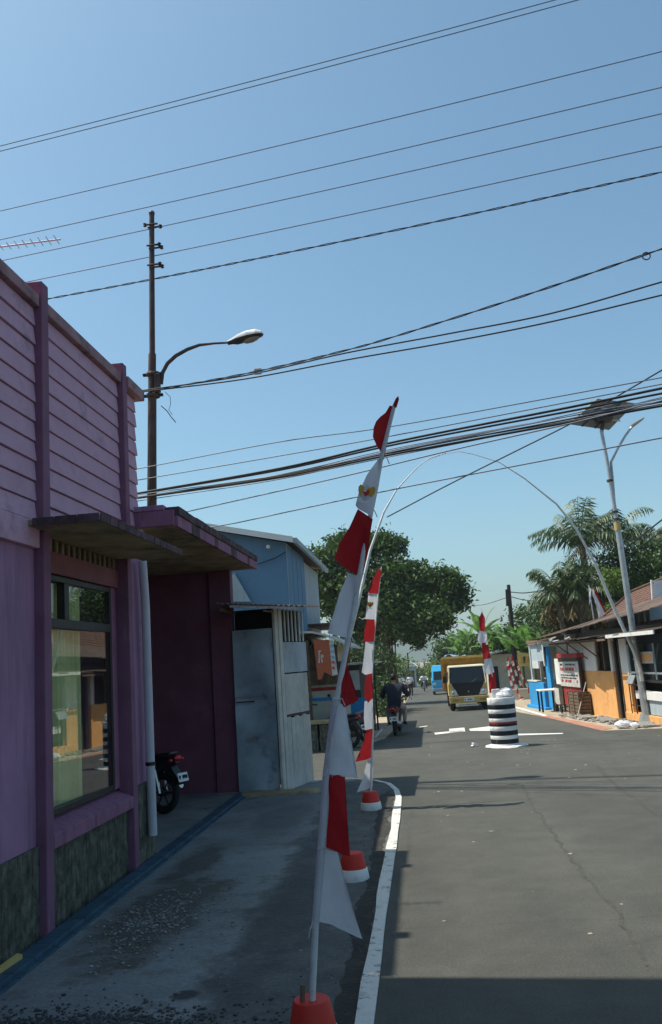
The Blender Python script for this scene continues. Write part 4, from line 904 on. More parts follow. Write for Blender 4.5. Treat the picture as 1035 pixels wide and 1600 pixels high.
# ================================================================= BLUE HOUSE ACROSS THE SIDE STREET
BH = thing('blue_house', 'two storey blue house with white fascia behind the porch roof', 'building', (-5, 23, -0.1))
MB().hexa([(-9, 20.5, -.2), (-2.97, 20.5, -.2), (-2.97, 23.6, -.2), (-9, 23.6, -.2), (-9, 20.5, 6.3), (-2.97, 20.5, 4.80), (-2.97, 23.6, 4.80), (-9, 23.6, 6.3)]).build('wall', M['bluewall'], BH)
MB().box(-9, -3.00, 23.61, 27.4, -.3, 4.72).build('side_wall', M['palewall'], BH)
box('corner_strip', M['palewall'], BH, -2.968, -2.955, 20.505, 23.58, 0, 4.78)
for k in range(4):
    y = 20.55+k*.78; box('wall_panel', M['bluewall'], BH, -2.954, -2.945, y, y+.72, .2, 4.76)
MB().hexa([(-9.2, 20.25, 6.36), (-2.72, 20.25, 4.82), (-2.72, 27.6, 4.82), (-9.2, 27.6, 6.36), (-9.2, 20.25, 6.40), (-2.72, 20.25, 4.86), (-2.72, 27.6, 4.86), (-9.2, 27.6, 6.40)]).build('roof', M['rusttin'], BH)
MB().hexa([(-9.2, 20.20, 6.29), (-2.75, 20.20, 4.755), (-2.75, 20.245, 4.755), (-9.2, 20.245, 6.29), (-9.2, 20.20, 6.43), (-2.75, 20.20, 4.895), (-2.75, 20.245, 4.895), (-9.2, 20.245, 6.43)]).build('fascia', M['white'], BH)
box('gutter', M['palewall'], BH, -2.745, -2.66, 20.20, 27.6, 4.74, 4.87, .01)
wl = MB().lathe([(.02, 0), (.045, -.03), (.05, -.08), (.03, -.11)], (-3.377, 20.420, 4.715), 12, 'y').build('wall_lamp', M['white'], BH, smooth=True)
MB().tube([(-3.683, 20.440, 4.322), (-3.239, 20.440, 4.442), (-2.967, 20.440, 4.576)], .012, 5).build('wall_cable', M['wire'], BH)
# grey gable piece low on the blue wall
MB().prism([(-4.313, 20.400, 4.088), (-4.247, 20.400, 4.160), (-3.878, 20.400, 3.440), (-4.342, 20.400, 3.475)], (0, .08, 0)).build('lean_to_gable', M['palewall'], BH)
# side road lower storey shop front, window
wf = box('window', M['frame'], BH, -2.99, -2.96, 24.2, 26.4, 1.5, 2.6)
box('pane', M['screen'], wf, -2.955, -2.95, 24.3, 26.3, 1.6, 2.5)
box('gutter', M['rusttin'], BH, -2.98, -2.35, 23.62, 27.3, 2.90, 2.96)

# ================================================================= LEFT FOOD STALL WITH ORANGE BANNER
WA = thing('roadside_stall', 'cream striped food stall with curved pale roof beside the blue house', 'building', (-2.4, 22.5, -0.13))
g0 = -0.14
box('wall', M['cream'], WA, -2.94, -2.02, 21.4, 24.8, g0, 2.30)
box('stripe', M['stallred'], WA, -2.94, -2.015, 21.385, 21.398, 1.22, 1.30)
box('stripe', M['kioskblue'], WA, -2.94, -2.015, 21.385, 21.398, 0.98, 1.06)
for k in range(10):
    x = -2.94+k*.093; box('plank', M['wood'], WA, x, x+.085, 21.34, 21.37, 1.36, 2.33)
box('post', M['wood'], WA, -2.68, -2.62, 20.9, 20.96, g0, 2.45)
box('post', M['wood'], WA, -1.98, -1.94, 20.95, 21.0, g0, 2.3)
rp_ = [(-2.98, 2.62), (-2.75, 2.665), (-2.5, 2.655), (-2.25, 2.58), (-2.0, 2.47), (-1.8, 2.38), (-1.62, 2.26)]
for i in range(len(rp_)-1):
    (xa, za), (xb, zb_) = rp_[i], rp_[i+1]
    MB().hexa([(xa, 20.7, za-.05), (xb, 20.7, zb_-.05), (xb, 25, zb_-.05), (xa, 25, za-.05), (xa, 20.7, za), (xb, 20.7, zb_), (xb, 25, zb_), (xa, 25, za)]).build('roof_panel', M['tin'], WA)
box('door_opening', M['dark'], WA, -2.015, -2.0, 21.6, 22.9, g0, 1.9)
wf = box('window', M['kioskblue'], WA, -2.90, -2.70, 21.3, 21.335, 1.55, 2.25)
box('pane', M['screen'], wf, -2.87, -2.73, 21.285, 21.298, 1.6, 2.2)
ban = thing('hanging_banner', 'orange and white vinyl banner hanging under the left stall roof', 'banner', (-2.25, 20.75, 1.6))
bp_ = [Vector(p) for p in ((-2.473, 20.750, 2.441), (-2.104, 20.750, 2.415), (-2.085, 20.750, 1.571), (-2.261, 20.750, 1.672), (-2.333, 20.750, 1.512), (-2.426, 20.750, 1.503))]
MB().prism(bp_, (0, .012, 0)).build('orange_cloth', M['obanner'], ban)
bw = [Vector(p) for p in ((-2.097, 20.750, 2.415), (-1.999, 20.750, 2.377), (-1.946, 20.750, 1.591), (-2.077, 20.750, 1.570))]
MB().prism(bw, (0, .012, 0)).build('white_cloth', M['banner'], ban)
for px, py, w_, h_ in ((498,1018,3,2),(501,1021,2,6),(499,1026,4,2),(502,1031,2,5),(505,1027,1.5,4),(498.5,1034,2,2)):
    pass
for q in ([(-2.365, 20.740, 2.191), (-2.303, 20.740, 2.186), (-2.305, 20.740, 2.156), (-2.337, 20.740, 2.143), (-2.354, 20.740, 1.888), (-2.384, 20.740, 1.890)],
          [(-2.309, 20.740, 2.096), (-2.250, 20.740, 2.062), (-2.253, 20.740, 2.017), (-2.300, 20.740, 2.005), (-2.275, 20.740, 1.913), (-2.308, 20.740, 1.885), (-2.328, 20.740, 2.037)]):
    MB().prism(q, (0, .006, 0)).build('lettering', M['banner'], ban)
for k in range(5):
    MB().prism([(-2.065, 20.740, 2.306), (-2.004, 20.740, 2.287), (-2.007, 20.740, 2.242), (-2.068, 20.740, 2.261)], (0, .006, 0)).build('lettering', M['vanblue' if k < 3 else 'red'], ban).location.z -= k*.13
LB = thing('stone_bench', 'low stone ledge in front of the left food stall', 'bench', (-2.4, 20.55, -0.12))
box('slab', M['slab'], LB, -2.72, -2.0, 20.35, 20.75, .50, .58, .01)
for k in range(3):
    box('bench_block', M['moss'], LB, -2.68+k*.26, -2.47+k*.26, 20.42, 20.7, -.13, .498, .01)

# second dark stall further along, with awning
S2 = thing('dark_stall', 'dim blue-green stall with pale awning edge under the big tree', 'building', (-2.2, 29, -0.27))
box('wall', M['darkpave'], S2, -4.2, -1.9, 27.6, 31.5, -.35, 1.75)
box('awning', M['tin'], S2, -4.2, -1.35, 27.2, 31.5, 1.78, 1.84)
box('counter', M['kioskblue'], S2, -2.6, -1.65, 27.35, 27.55, -.3, .75)
box('board', M['wood'], S2, -1.62, -1.48, 27.3, 27.36, -.3, 1.2)
box('board', M['tin'], S2, -2.5, -1.9, 27.4, 27.45, 1.0, 1.6)
box('post', M['frame'], S2, -1.45, -1.40, 27.3, 27.35, -.3, 1.78)
BB = thing('blue_drum', 'small blue plastic drum on the left verge beyond the pennants', 'barrel', (-2.840, 55.771, -0.752))
c = Vector((-2.840, 55.771, -0.752)); MB().lathe([(.2, 0), (.22, .05), (.22, .5), (.2, .58)], c, 16).build('drum', M['kioskblue'], BB, smooth=True)

# ================================================================= MOTORCYCLES
def motorcycle(name, label, loc, rz, bodymat, group=None, plate=True, lean=0.0):
    t = thing(name, label, 'motorcycle', loc, rz, group)
    for y, rr, wd in ((-.60, .27, .048), (.62, .27, .042)):
        ty = MB().ring((0, y, rr), rr-wd, wd, 'x', 28, 8).build('wheel', M['rubber'], t, smooth=True, local=True)
        MB().ring((0, y, rr), rr-wd*1.9, .013, 'x', 28, 6).build('rim', M['rust'], ty, local=True)
        sp = MB()
        for k in range(6):
            q = k*math.pi/3; sp.tube([(0, y, rr), (0, y+math.cos(q)*(rr-.09), rr+math.sin(q)*(rr-.09))], .010, 5)
        sp.lathe([(.045, -.05), (.045, .05)], (0, y, rr), 12, 'x').build('spokes', M['black'], ty, local=True)
    # body shell
    prof = [(-.86, .70, .055, .05), (-.70, .66, .09, .10), (-.40, .60, .11, .12), (-.10, .50, .11, .13), (.12, .42, .10, .12), (.30, .55, .13, .16), (.42, .74, .15, .15), (.46, .92, .11, .08)]
    mb = MB(); rows = []
    for (y, z, wx, hz) in prof:
        rows.append([(wx*math.cos(q)*(1 if True else 1), y, z+hz*math.sin(q)) for q in [2*math.pi*k/12 for k in range(12)]])
    for i in range(len(rows)-1):
        for k in range(12): mb.quad(rows[i][k], rows[i][(k+1) % 12], rows[i+1][(k+1) % 12], rows[i+1][k])
    mb.add(rows[0], [tuple(reversed(range(12)))]); mb.add(rows[-1], [tuple(range(12))])
    mb.build('body', bodymat, t, smooth=True, local=True)
    MB().hexa([(-.09,-.80,.74),(.09,-.80,.74),(.11,-.05,.64),(-.11,-.05,.64),(-.10,-.82,.81),(.10,-.82,.81),(.12,-.10,.73),(-.12,-.10,.73)]).build('seat', M['plastic'], t, .03, local=True)
    box('engine', M['rust'], t, -.10, .10, -.28, .10, .20, .42, .03, local=True)
    MB().tube([(.11, .05, .24), (.15, -.35, .26), (.16, -.78, .36)], [.025, .035, .05], 10).build('exhaust', M['chrome'], t, smooth=True, local=True)
    MB().tube([(.07, -.60, .27), (.08, -.52, .62)], .026, 8).build('shock', M['chrome'], t, local=True)
    MB().tube([(-.07, -.60, .27), (-.08, -.52, .62)], .026, 8).build('shock', M['chrome'], t, local=True)
    for s in (-1, 1): MB().tube([(.06*s, .62, .27), (.055*s, .48, .88)], .02, 8).build('fork', M['chrome'], t, local=True)
    hb_ = MB().tube([(-.34, .30, 1.02), (-.22, .38, 1.04), (0, .44, 1.0), (.22, .38, 1.04), (.34, .30, 1.02)], .014, 8).build('handlebar', M['plastic'], t, local=True)
    for s in (-1, 1):
        MB().tube([(.22*s, .40, 1.04), (.30*s, .42, 1.20)], .006, 5).build('mirror_stalk', M['black'], hb_, local=True)
        MB().sphere((.31*s, .42, 1.23), (.055, .015, .035), 10, 6).build('mirror', M['plastic'], hb_, local=True)
    MB().sphere((0, .50, .86), (.085, .06, .07), 12, 8).build('headlight', M['lens'], t, smooth=True, local=True)
    MB().sphere((0, -.87, .72), (.075, .035, .045), 12, 8).build('tail_light', M['tail'], t, smooth=True, local=True)
    for s in (-1, 1): MB().sphere((.12*s, -.84, .70), (.035, .03, .025), 8, 6).build('indicator', M['tail'], t, smooth=True, local=True)
    MB().hexa([(-.07,-.80,.62),(.07,-.80,.62),(.07,-.60,.62),(-.07,-.60,.62),(-.06,-.95,.40),(.06,-.95,.40),(.06,-.93,.38),(-.06,-.93,.38)]).build('rear_mudguard', M['plastic'], t, local=True)
    fm = MB(); fr_ = []
    for k in range(9):
        q = R(20+k*17); fr_.append([(-.055, .62+.31*math.cos(q), .27+.31*math.sin(q)), (.055, .62+.31*math.cos(q), .27+.31*math.sin(q))])
    for i in range(8): fm.quad(fr_[i][0], fr_[i][1], fr_[i+1][1], fr_[i+1][0])
    fm.build('front_mudguard', bodymat, t, local=True)
    if plate:
        pl_ = MB().hexa([(-.10,-.965,.42),(.10,-.965,.42),(.10,-.958,.42),(-.10,-.958,.42),(-.10,-.935,.53),(.10,-.935,.53),(.10,-.928,.53),(-.10,-.928,.53)]).build('number_plate', M['plate'], t, local=True)
        for k in range(5):
            if k == 1: continue
            box('character', M['black'], pl_, -.08+k*.034, -.06+k*.034, -.960, -.948, .455, .50, local=True)
    MB().tube([(-.10, .0, .30), (-.28, -.02, .25)], .014, 6).build('footpeg', M['black'], t, local=True)
    MB().tube([(.10, .0, .30), (.28, -.02, .25)], .014, 6).build('footpeg', M['black'], t, local=True)
    return t
RM = motorcycle('motorcycle', 'dark scooter being ridden away on the left side of the road', (-0.76, 24.9, gz(24.9)), R(-4), M['black'])
PM = motorcycle('motorcycle', 'black motorcycle parked in the dark porch, pale plate showing', (-4.10, 12.0, 0.035), R(66), M['plastic'])
P2 = motorcycle('motorcycle', 'parked dark motorcycle with its wheel turned, beside the left stall', (-1.78, 21.6, gz(21.4)), R(150), M['plastic'])
P3 = motorcycle('motorcycle', 'black motorcycle covered in shade behind the stone bench', (-2.35, 20.98, gz(21)), R(75), M['black'])

# bag on the parked porch bike: pale crumpled plate shape
# ================================================================= PEOPLE
def person(name, label, loc, rz, J, bones, mats, group=None, hair=True, sub=2, cat='person'):
    """one skinned surface grown over a joint skeleton; clothing zones taken from the nearest bone"""
    t = thing(name, label, cat, loc, rz, group)
    names = list(J); idx = {k: i for i, k in enumerate(names)}
    me = bpy.data.meshes.new('skeleton'); me.from_pydata([J[k][0] for k in names], [(idx[a], idx[b]) for a, b, _ in bones], [])
    o = bpy.data.objects.new('tmp_skel', me); COL.objects.link(o)
    sk = o.modifiers.new('skin', 'SKIN'); sk.use_smooth_shade = True
    for i, k in enumerate(names):
        r = J[k][1]; me.skin_vertices[0].data[i].radius = (r, r) if not isinstance(r, tuple) else r
    me.skin_vertices[0].data[idx['pelvis']].use_root = True
    ss = o.modifiers.new('sub', 'SUBSURF'); ss.levels = sub; ss.render_levels = sub
    dg = bpy.context.evaluated_depsgraph_get(); nm = bpy.data.meshes.new_from_object(o.evaluated_get(dg)); nm.name = 'body'
    bpy.data.objects.remove(o)
    nm.materials.clear()
    for m in mats: nm.materials.append(m)
    segs = [(Vector(J[a][0]), Vector(J[b][0]), mi) for a, b, mi in bones]
    for p in nm.polygons:
        c = p.center; best = 1e9
        for a, b, mi in segs:
            d = b-a; tt = max(0, min(1, (c-a).dot(d)/max(d.length_squared, 1e-9))); dd = (a+d*tt-c).length
            if dd < best: best = dd; p.material_index = mi
        p.use_smooth = True
    ob = bpy.data.objects.new('body', nm); COL.objects.link(ob); ob.parent = t
    h = Vector(J['head'][0])
    if hair:
        hm = MB(); hm.sphere((h.x, h.y-.012, h.z+.022), (.088, .105, .108), 14, 10, .02)
        hm.build('hair', M['hair'], t, smooth=True, local=True)
    f = Vector((0, 1, 0))
    MB().sphere((h.x, h.y+.105, h.z-.012), (.014, .018, .022), 8, 6).build('nose', mats[1], t, smooth=True, local=True)
    for s in (-1, 1):
        MB().sphere((h.x+.085*s, h.y+.0, h.z-.01), (.012, .022, .032), 8, 6).build('ear', mats[1], t, smooth=True, local=True)
        MB().sphere((h.x+.032*s, h.y+.090, h.z+.008), (.012, .008, .008), 8, 6).build('eye', M['black'], t, local=True)
    return t

def rider_joints(s=1.0):
    J = {'pelvis': ((0, -.30, .84), (.17, .14)), 'belly': ((0, -.22, 1.0), (.20, .15)), 'chest': ((0, -.14, 1.20), (.24, .16)), 'neck': ((0, -.10, 1.38), .065),
         'head0': ((0, -.08, 1.45), .06), 'head': ((0, -.06, 1.54), (.085, .10)), 'headt': ((0, -.06, 1.61), .06)}
    for sd, n in ((-1, 'l'), (1, 'r')):
        J['sh'+n] = ((.22*sd, -.14, 1.29), .095); J['el'+n] = ((.37*sd, -.02, 1.05), .078); J['wr'+n] = ((.31*sd, .20, 1.03), .042); J['ha'+n] = ((.30*sd, .29, 1.04), .038)
        J['hi'+n] = ((.11*sd, -.28, .82), .11); J['kn'+n] = ((.24*sd, .14, .68), .075); J['an'+n] = ((.22*sd, -.02, .33), .05); J['to'+n] = ((.23*sd, .13, .28), .042)
    b = [('pelvis', 'belly', 0), ('belly', 'chest', 0), ('chest', 'neck', 0), ('neck', 'head0', 1), ('head0', 'head', 1), ('head', 'headt', 1)]
    for n in 'lr': b += [('chest', 'sh'+n, 0), ('sh'+n, 'el'+n, 0), ('el'+n, 'wr'+n, 0), ('wr'+n, 'ha'+n, 1), ('pelvis', 'hi'+n, 0), ('hi'+n, 'kn'+n, 2), ('kn'+n, 'an'+n, 2), ('an'+n, 'to'+n, 3)]
    return J, b
J, b = rider_joints()
RD = person('person', 'person in a navy jacket riding the scooter, seen from behind', (-0.76, 24.9, gz(24.9)), R(-4), J, b, [M['jacket'], M['skin'], M['trouser'], M['black']])
MB().lathe([(.075, 1.345), (.10, 1.33), (.115, 1.30)], (0, -.115, 0), 16, cap=False).build('collar', M['jacket'], RD, smooth=True, local=True)
for s in (-1, 1):           # fingers closed round the grips
    for k in range(4):
        MB().tube([(.275*s+.018*k*s, .27, 1.055), (.275*s+.018*k*s, .325, 1.045), (.275*s+.018*k*s, .335, 1.01), (.275*s+.018*k*s, .30, .995)], [.010, .010, .009, .008], 6).build('finger', M['skin'], RD, smooth=True, local=True)
    MB().tube([(.262*s, .25, 1.04), (.255*s, .29, 1.015), (.262*s, .315, 1.0)], [.011, .010, .008], 6).build('thumb', M['skin'], RD, smooth=True, local=True)

def walker_joints(ph=0.16, arm=.12):
    J = {'pelvis': ((0, 0, .92), (.15, .11)), 'belly': ((0, 0, 1.06), (.14, .10)), 'chest': ((0, .01, 1.28), (.18, .12)), 'neck': ((0, .0, 1.42), .055),
         'head0': ((0, .01, 1.48), .06), 'head': ((0, .02, 1.57), (.08, .095)), 'headt': ((0, .02, 1.645), .055)}
    for sd, n in ((-1, 'l'), (1, 'r')):
        J['sh'+n] = ((.19*sd, 0, 1.36), .065); J['el'+n] = ((.23*sd, -arm*sd*.5, 1.09), .048); J['wr'+n] = ((.23*sd, arm*sd, .87), .034); J['ha'+n] = ((.23*sd, arm*sd*1.2, .78), .036)
        J['hi'+n] = ((.09*sd, 0, .88), .10); J['kn'+n] = ((.10*sd, ph*sd*.7, .49), .066); J['an'+n] = ((.10*sd, ph*sd, .09), .042); J['to'+n] = ((.10*sd, ph*sd+.14, .035), .034)
    b = [('pelvis', 'belly', 0), ('belly', 'chest', 0), ('chest', 'neck', 0), ('neck', 'head0', 1), ('head0', 'head', 1), ('head', 'headt', 1)]
    for n in 'lr': b += [('chest', 'sh'+n, 0), ('sh'+n, 'el'+n, 0), ('el'+n, 'wr'+n, 1), ('wr'+n, 'ha'+n, 1), ('pelvis', 'hi'+n, 2), ('hi'+n, 'kn'+n, 2), ('kn'+n, 'an'+n, 2), ('an'+n, 'to'+n, 3)]
    return J, b
for (x, y, lab_, ph, rz) in ((-.80, 66, 'person in white shirt and dark trousers walking nearest the far road centre', .18, 0), (-1.15, 62, 'person in white shirt on the far left verge, middle of the walkers', -.12, 5), (-1.55, 58, 'person in white shirt on the far left verge, nearest the trees', .1, -8)):
    J, b = walker_joints(ph)
    person('person', lab_, (x, y, gz(y)), R(rz), J, b, [M['shirt'], M['skin'], M['darktrouser'], M['black']], sub=1)
FM = copy_tree(RM); FM.location = (0.27, 82, gz(82)); FM.rotation_euler = (0, 0, R(180)); FM['label'] = 'small far scooter coming towards the camera down the road'
J, b = rider_joints()
person('person', 'far rider in a white shirt on the oncoming scooter', (0.27, 82, gz(82)), R(180), J, b, [M['shirt'], M['skin'], M['darktrouser'], M['black']], sub=1)

# ================================================================= TRUCK
TX, TY = 1.90, 36.6; TZ = gz(37.6)
TR = thing('truck', 'mustard yellow dump truck driving towards the camera', 'truck', (TX, TY, TZ))
def tb(name, m, x0, x1, y0, y1, z0, z1, bevel=0, parent=None): return box(name, m, parent or TR, x0, x1, y0, y1, z0, z1, bevel, local=True)
cabm = MB(); W_ = .79
secs = [(.62, 0.0, W_), (1.10, -.01, W_), (1.16, .02, W_), (1.78, .26, W_*.94), (1.86, .40, W_*.88)]
rows = []
for z, yf, wx in secs: rows.append([(-wx, yf, z), (wx, yf, z), (wx, 1.55, z), (-wx, 1.55, z)])
for i in range(len(rows)-1):
    for k in range(4): cabm.quad(rows[i][k], rows[i][(k+1) % 4], rows[i+1][(k+1) % 4], rows[i+1][k])
cabm.add(rows[0], [(3, 2, 1, 0)]); cabm.add(rows[-1], [(0, 1, 2, 3)])
cab = cabm.build('cab', M['yellow'], TR, .03, local=True)
MB().hexa([(-.72,.005,1.14),(.72,.005,1.14),(.72,.03,1.14),(-.72,.03,1.14),(-.68,.235,1.77),(.68,.235,1.77),(.68,.26,1.77),(-.68,.26,1.77)]).build('windscreen', M['screen'], TR, .02, local=True)
MB().hexa([(-.76,.22,1.785),(.76,.22,1.785),(.74,.40,1.785),(-.74,.40,1.785),(-.74,.26,1.84),(.74,.26,1.84),(.72,.42,1.86),(-.72,.42,1.86)]).build('roof_visor', M['cream'], TR, .01, local=True)
for s in (-1, 1):
    MB().tube([(.755*s, -.005, 1.12), (.705*s, .215, 1.79)], .022, 6).build('windscreen_pillar', M['cream'], TR, local=True)
MB().add([(-.68,-.026,1.145),(.68,-.026,1.145),(.40,-.026,.63),(-.40,-.026,.63),(-.68,.0,1.145),(.68,.0,1.145),(.40,.0,.63),(-.40,.0,.63)], [(0,3,2,1),(0,1,5,4),(1,2,6,5),(2,3,7,6),(3,0,4,7)]).build('grille', M['black'], TR, local=True)
for k in range(3): tb('grille_bar', M['frame'], -.44+.0*k, .44, -.032, -.024, .72+k*.11, .745+k*.11)
MB().prism([(0, -.034, .83), (.035, -.034, .79), (0, -.034, .75), (-.035, -.034, .79)], (0, -.004, 0)).build('badge', M['chrome'], TR, local=True)
for s in (-1, 1):
    MB().prism([(.44*s, -.02, .66), (.74*s, -.01, .66), (.74*s, -.01, .86), (.52*s, -.02, .88)], (0, -.02, 0)).build('headlight', M['lens'], TR, local=True)
    MB().sphere((.62*s, -.045, .76), (.07, .02, .07), 12, 8).build('headlight_lens', M['chrome'], TR, smooth=True, local=True)
bum = tb('bumper', M['yellow'], -.80, .80, -.12, .05, .34, .60, .02)
box('bumper_line', M['cream'], bum, -.79, .79, -.125, -.121, .575, .595, local=True)
for s in (-1, 1): box('fog_lamp', M['ochre'], bum, .42*s, .66*s, -.13, -.121, .42, .50, local=True)
pl_ = box('number_plate', M['plate'], bum, -.20, .20, -.132, -.121, .41, .53, local=True)
for k in range(7):
    if k in (1, 6): continue
    box('character', M['black'], pl_, -.17+k*.052, -.135+k*.052, -.136, -.1325, .44, .50, local=True)
tb('chassis', M['black'], -.35, .35, .1, 4.6, .38, .60)
tb('axle_bar', M['steel'], -.45, .45, .0, .06, .24, .28)
for y in (.62, 3.6):
    for s in (-1, 1):
        ww = MB().ring((.66*s, y, .37), .25, .12, 'x', 24, 10).build('wheel', M['rubber'], TR, smooth=True, local=True)
        MB().lathe([(.16, -.02), (.16, .02)], (.72*s, y, .37), 16, 'x').build('rim', M['steel'], ww, local=True)
cg = tb('cargo_body', M['ochre'], -.90, .90, 1.75, 5.0, .75, 2.16)
for k in range(6): box('rib', M['ochre'], cg, -.925, -.902, 1.8+k*.6, 1.87+k*.6, .78, 2.14, local=True); box('rib', M['ochre'], cg, .902, .925, 1.8+k*.6, 1.87+k*.6, .78, 2.14, local=True)
for k in range(5): box('head_board_rib', M['ochre'], cg, -.88+k*.42, -.83+k*.42, 1.72, 1.749, 1.0, 2.15, local=True)
box('top_rail', M['yellow'], cg, -.93, .93, 1.70, 1.76, 2.14, 2.24, local=True)
tp = MB(); 
for i in range(10):
    for j in range(6):
        f = lambda a, b_: (-.78+.95*a/10, 1.8+2.9*b_/6, 2.24+.06*math.sin(a*1.1+b_)+.05*math.sin(a*.6)*1.0)
        tp.quad(f(i, j), f(i+1, j), f(i+1, j+1), f(i, j+1))
tp.build('tarpaulin', M['bluewall'], cg, smooth=True, local=True)
for s in (-1, 1):
    a = MB().tube([(.76*s, .15, 1.55), (.93*s, -.06, 1.52), (.93*s, -.06, 1.20)], .014, 6).build('mirror_arm', M['black'], TR, local=True)
    box('mirror', M['black'], a, .93*s-.07, .93*s+.07, -.09, -.05, 1.18, 1.46, .01, local=True)
    MB().tube([(.10*s, -.01, 1.13), (.40*s, .045, 1.28)], .008, 5).build('wiper', M['black'], TR, local=True)
    box('side_window', M['screen'], TR, .785*s, .80*s, .45, 1.25, 1.18, 1.66, local=True)

# ================================================================= BLUE VAN
VN = thing('minibus', 'bright blue minibus far down the road behind the truck', 'van', (1.62, 66, gz(67)))
VN.scale = (1.08, 1.0, 1.12)
vm = MB(); secs = [(.22, 0, .72), (.95, -.03, .76), (1.55, .28, .70), (1.92, .50, .62)]
rows = [[(-wx, yf, z), (wx, yf, z), (wx, 3.9-.1*i, z), (-wx, 3.9-.1*i, z)] for i, (z, yf, wx) in enumerate(secs)]
for i in range(3):
    for k in range(4): vm.quad(rows[i][k], rows[i][(k+1) % 4], rows[i+1][(k+1) % 4], rows[i+1][k])
vm.add(rows[0], [(3, 2, 1, 0)]); vm.add(rows[-1], [(0, 1, 2, 3)])
vm.build('body', M['vanblue'], VN, .06, local=True)
MB().hexa([(-.64,-.03,.99),(.64,-.03,.99),(.64,.0,.99),(-.64,.0,.99),(-.60,.255,1.54),(.60,.255,1.54),(.60,.28,1.54),(-.60,.28,1.54)]).build('windscreen', M['screen'], VN, local=True)
box('bumper', M['steel'], VN, -.74, .74, -.08, .05, .24, .42, .02, local=True)
for s in (-1, 1):
    box('headlight', M['lens'], VN, .48*s, .70*s, -.05, -.01, .62, .80, .02, local=True)
    box('side_window', M['screen'], VN, .735*s, .75*s, .7, 3.4, 1.05, 1.5, local=True)
    for y in (.6, 3.0): MB().ring((.64*s, y, .28), .2, .085, 'x', 18, 8).build('wheel', M['rubber'], VN, smooth=True, local=True)

# ================================================================= RIGHT SIDE SHOPS
def FX(y): return 5.0+(31-y)*0.09           # facade line of the row of stalls
def rw(name, m, parent, ya, yb, za, zb, th=.06, off=0.0, bevel=0):
    """piece of facade between two stations along the row; off = how far it stands out towards the street"""
    a, b = (FX(ya)-off, ya), (FX(yb)-off, yb)
    return MB().hexa([(a[0], a[1], za), (a[0]+th, a[1], za), (b[0]+th, b[1], za), (b[0], b[1], za), (a[0], a[1], zb), (a[0]+th, a[1], zb), (b[0]+th, b[1], zb), (b[0], b[1], zb)]).build(name, m, parent, bevel)
OS = thing('orange_shop', 'low shop with orange lower wall, white upper wall and rusty overhanging roof', 'building', (6.2, 27.5, -0.24))
rw('lower_wall', M['orange'], OS, 30.4, 25.75, -.32, 1.10, .10)
rw('upper_wall', M['white'], OS, 30.4, 27.35, 1.102, 2.05, .10, -.003)
rw('upper_wall', M['white'], OS, 25.95, 25.75, 1.102, 2.05, .10, -.003)
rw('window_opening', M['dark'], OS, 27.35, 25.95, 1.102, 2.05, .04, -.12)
rw('window_bar', M['wood'], OS, 27.3, 27.22, 1.102, 2.05, .04, -.03)
rw('window_bar', M['wood'], OS, 26.68, 26.62, 1.102, 2.05, .04, -.03)
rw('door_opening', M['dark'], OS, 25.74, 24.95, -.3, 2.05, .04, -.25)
rw('door', M['frame'], OS, 25.60, 25.48, -.25, 1.95, .05, -.02)
rw('door', M['wood'], OS, 25.35, 25.30, -.25, 1.95, .05, -.06)
rw('pillar', M['orange'], OS, 24.95, 24.35, -.3, 1.05, .12, .02)
rw('pillar', M['white'], OS, 24.95, 24.35, 1.052, 2.0, .12, .017)
rw('plinth', M['orange'], OS, 24.9, 20.5, -.3, .03, .35, .06, .01)
MB().box(5.0, 8.9, 30.41, 30.5, -.4, 2.3).build('end_wall', M['cream'], OS)
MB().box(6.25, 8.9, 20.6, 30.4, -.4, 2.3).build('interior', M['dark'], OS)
# glass fronted bay nearest the lamp
rw('shop_window', M['frame'], OS, 24.34, 20.5, .85, .92, .06)
rw('blue_board', M['jacket'], OS, 24.34, 20.5, 1.82, 2.05, .06)
rw('white_shelf', M['white'], OS, 24.0, 20.5, .42, .62, .25, .05)
rw('white_shelf', M['white'], OS, 24.34, 20.5, 1.06, 1.11, .05, .005)
rw('pane', M['screen'], OS, 24.34, 20.5, .925, 1.055, .02, -.01)
rw('pane', M['screen'], OS, 24.34, 20.5, 1.115, 1.815, .02, -.01)
for y in (24.3, 22.4, 21.2): rw('window_post', M['palewall'], OS, y, y-.07, .93, 1.82, .05, .01)
rw('lower_panel', M['palewall'], OS, 23.6, 20.5, .05, .42, .05, .0)
sg = rw('notice', M['banner'], OS, 23.35, 22.35, 1.33, 1.62, .02, .04)
rw('notice_print', M['orange'], sg, 23.28, 22.42, 1.39, 1.56, .006, .047)
# roofs: rusty sheets sloping to the street, uneven
def roofrow(parent, y0, y1, xin, zin, xout, zout, n_, m, zslope=0.0, name='roof_sheet', ragged=.05):
    for i in range(n_):
        a = y0+(y1-y0)*i/n_; b_ = y0+(y1-y0)*(i+1)/n_; j = random.uniform(-ragged, ragged); z_ = random.uniform(0, .02)
        za = zslope*(a-y0); zb2 = zslope*(b_-y0)
        xa, xb = FX(a)+xout+j, FX(b_)+xout+j
        MB().hexa([(xa, a, zout+za+z_), (FX(a)+xin, a, zin+za+z_), (FX(b_)+xin, b_, zin+zb2+z_), (xb, b_, zout+zb2+z_), (xa, a, zout+za+z_+.018), (FX(a)+xin, a, zin+za+z_+.018), (FX(b_)+xin, b_, zin+zb2+z_+.018), (xb, b_, zout+zb2+z_+.018)]).build(name, m, parent)
roofrow(OS, 30.6, 25.0, .5, 2.14, -.74, 2.03, 12, M['rusttin'], zslope=-.010)
roofrow(OS, 25.0, 20.6, .5, 2.20, -.55, 2.06, 9, M['rusttin'], zslope=-.012)
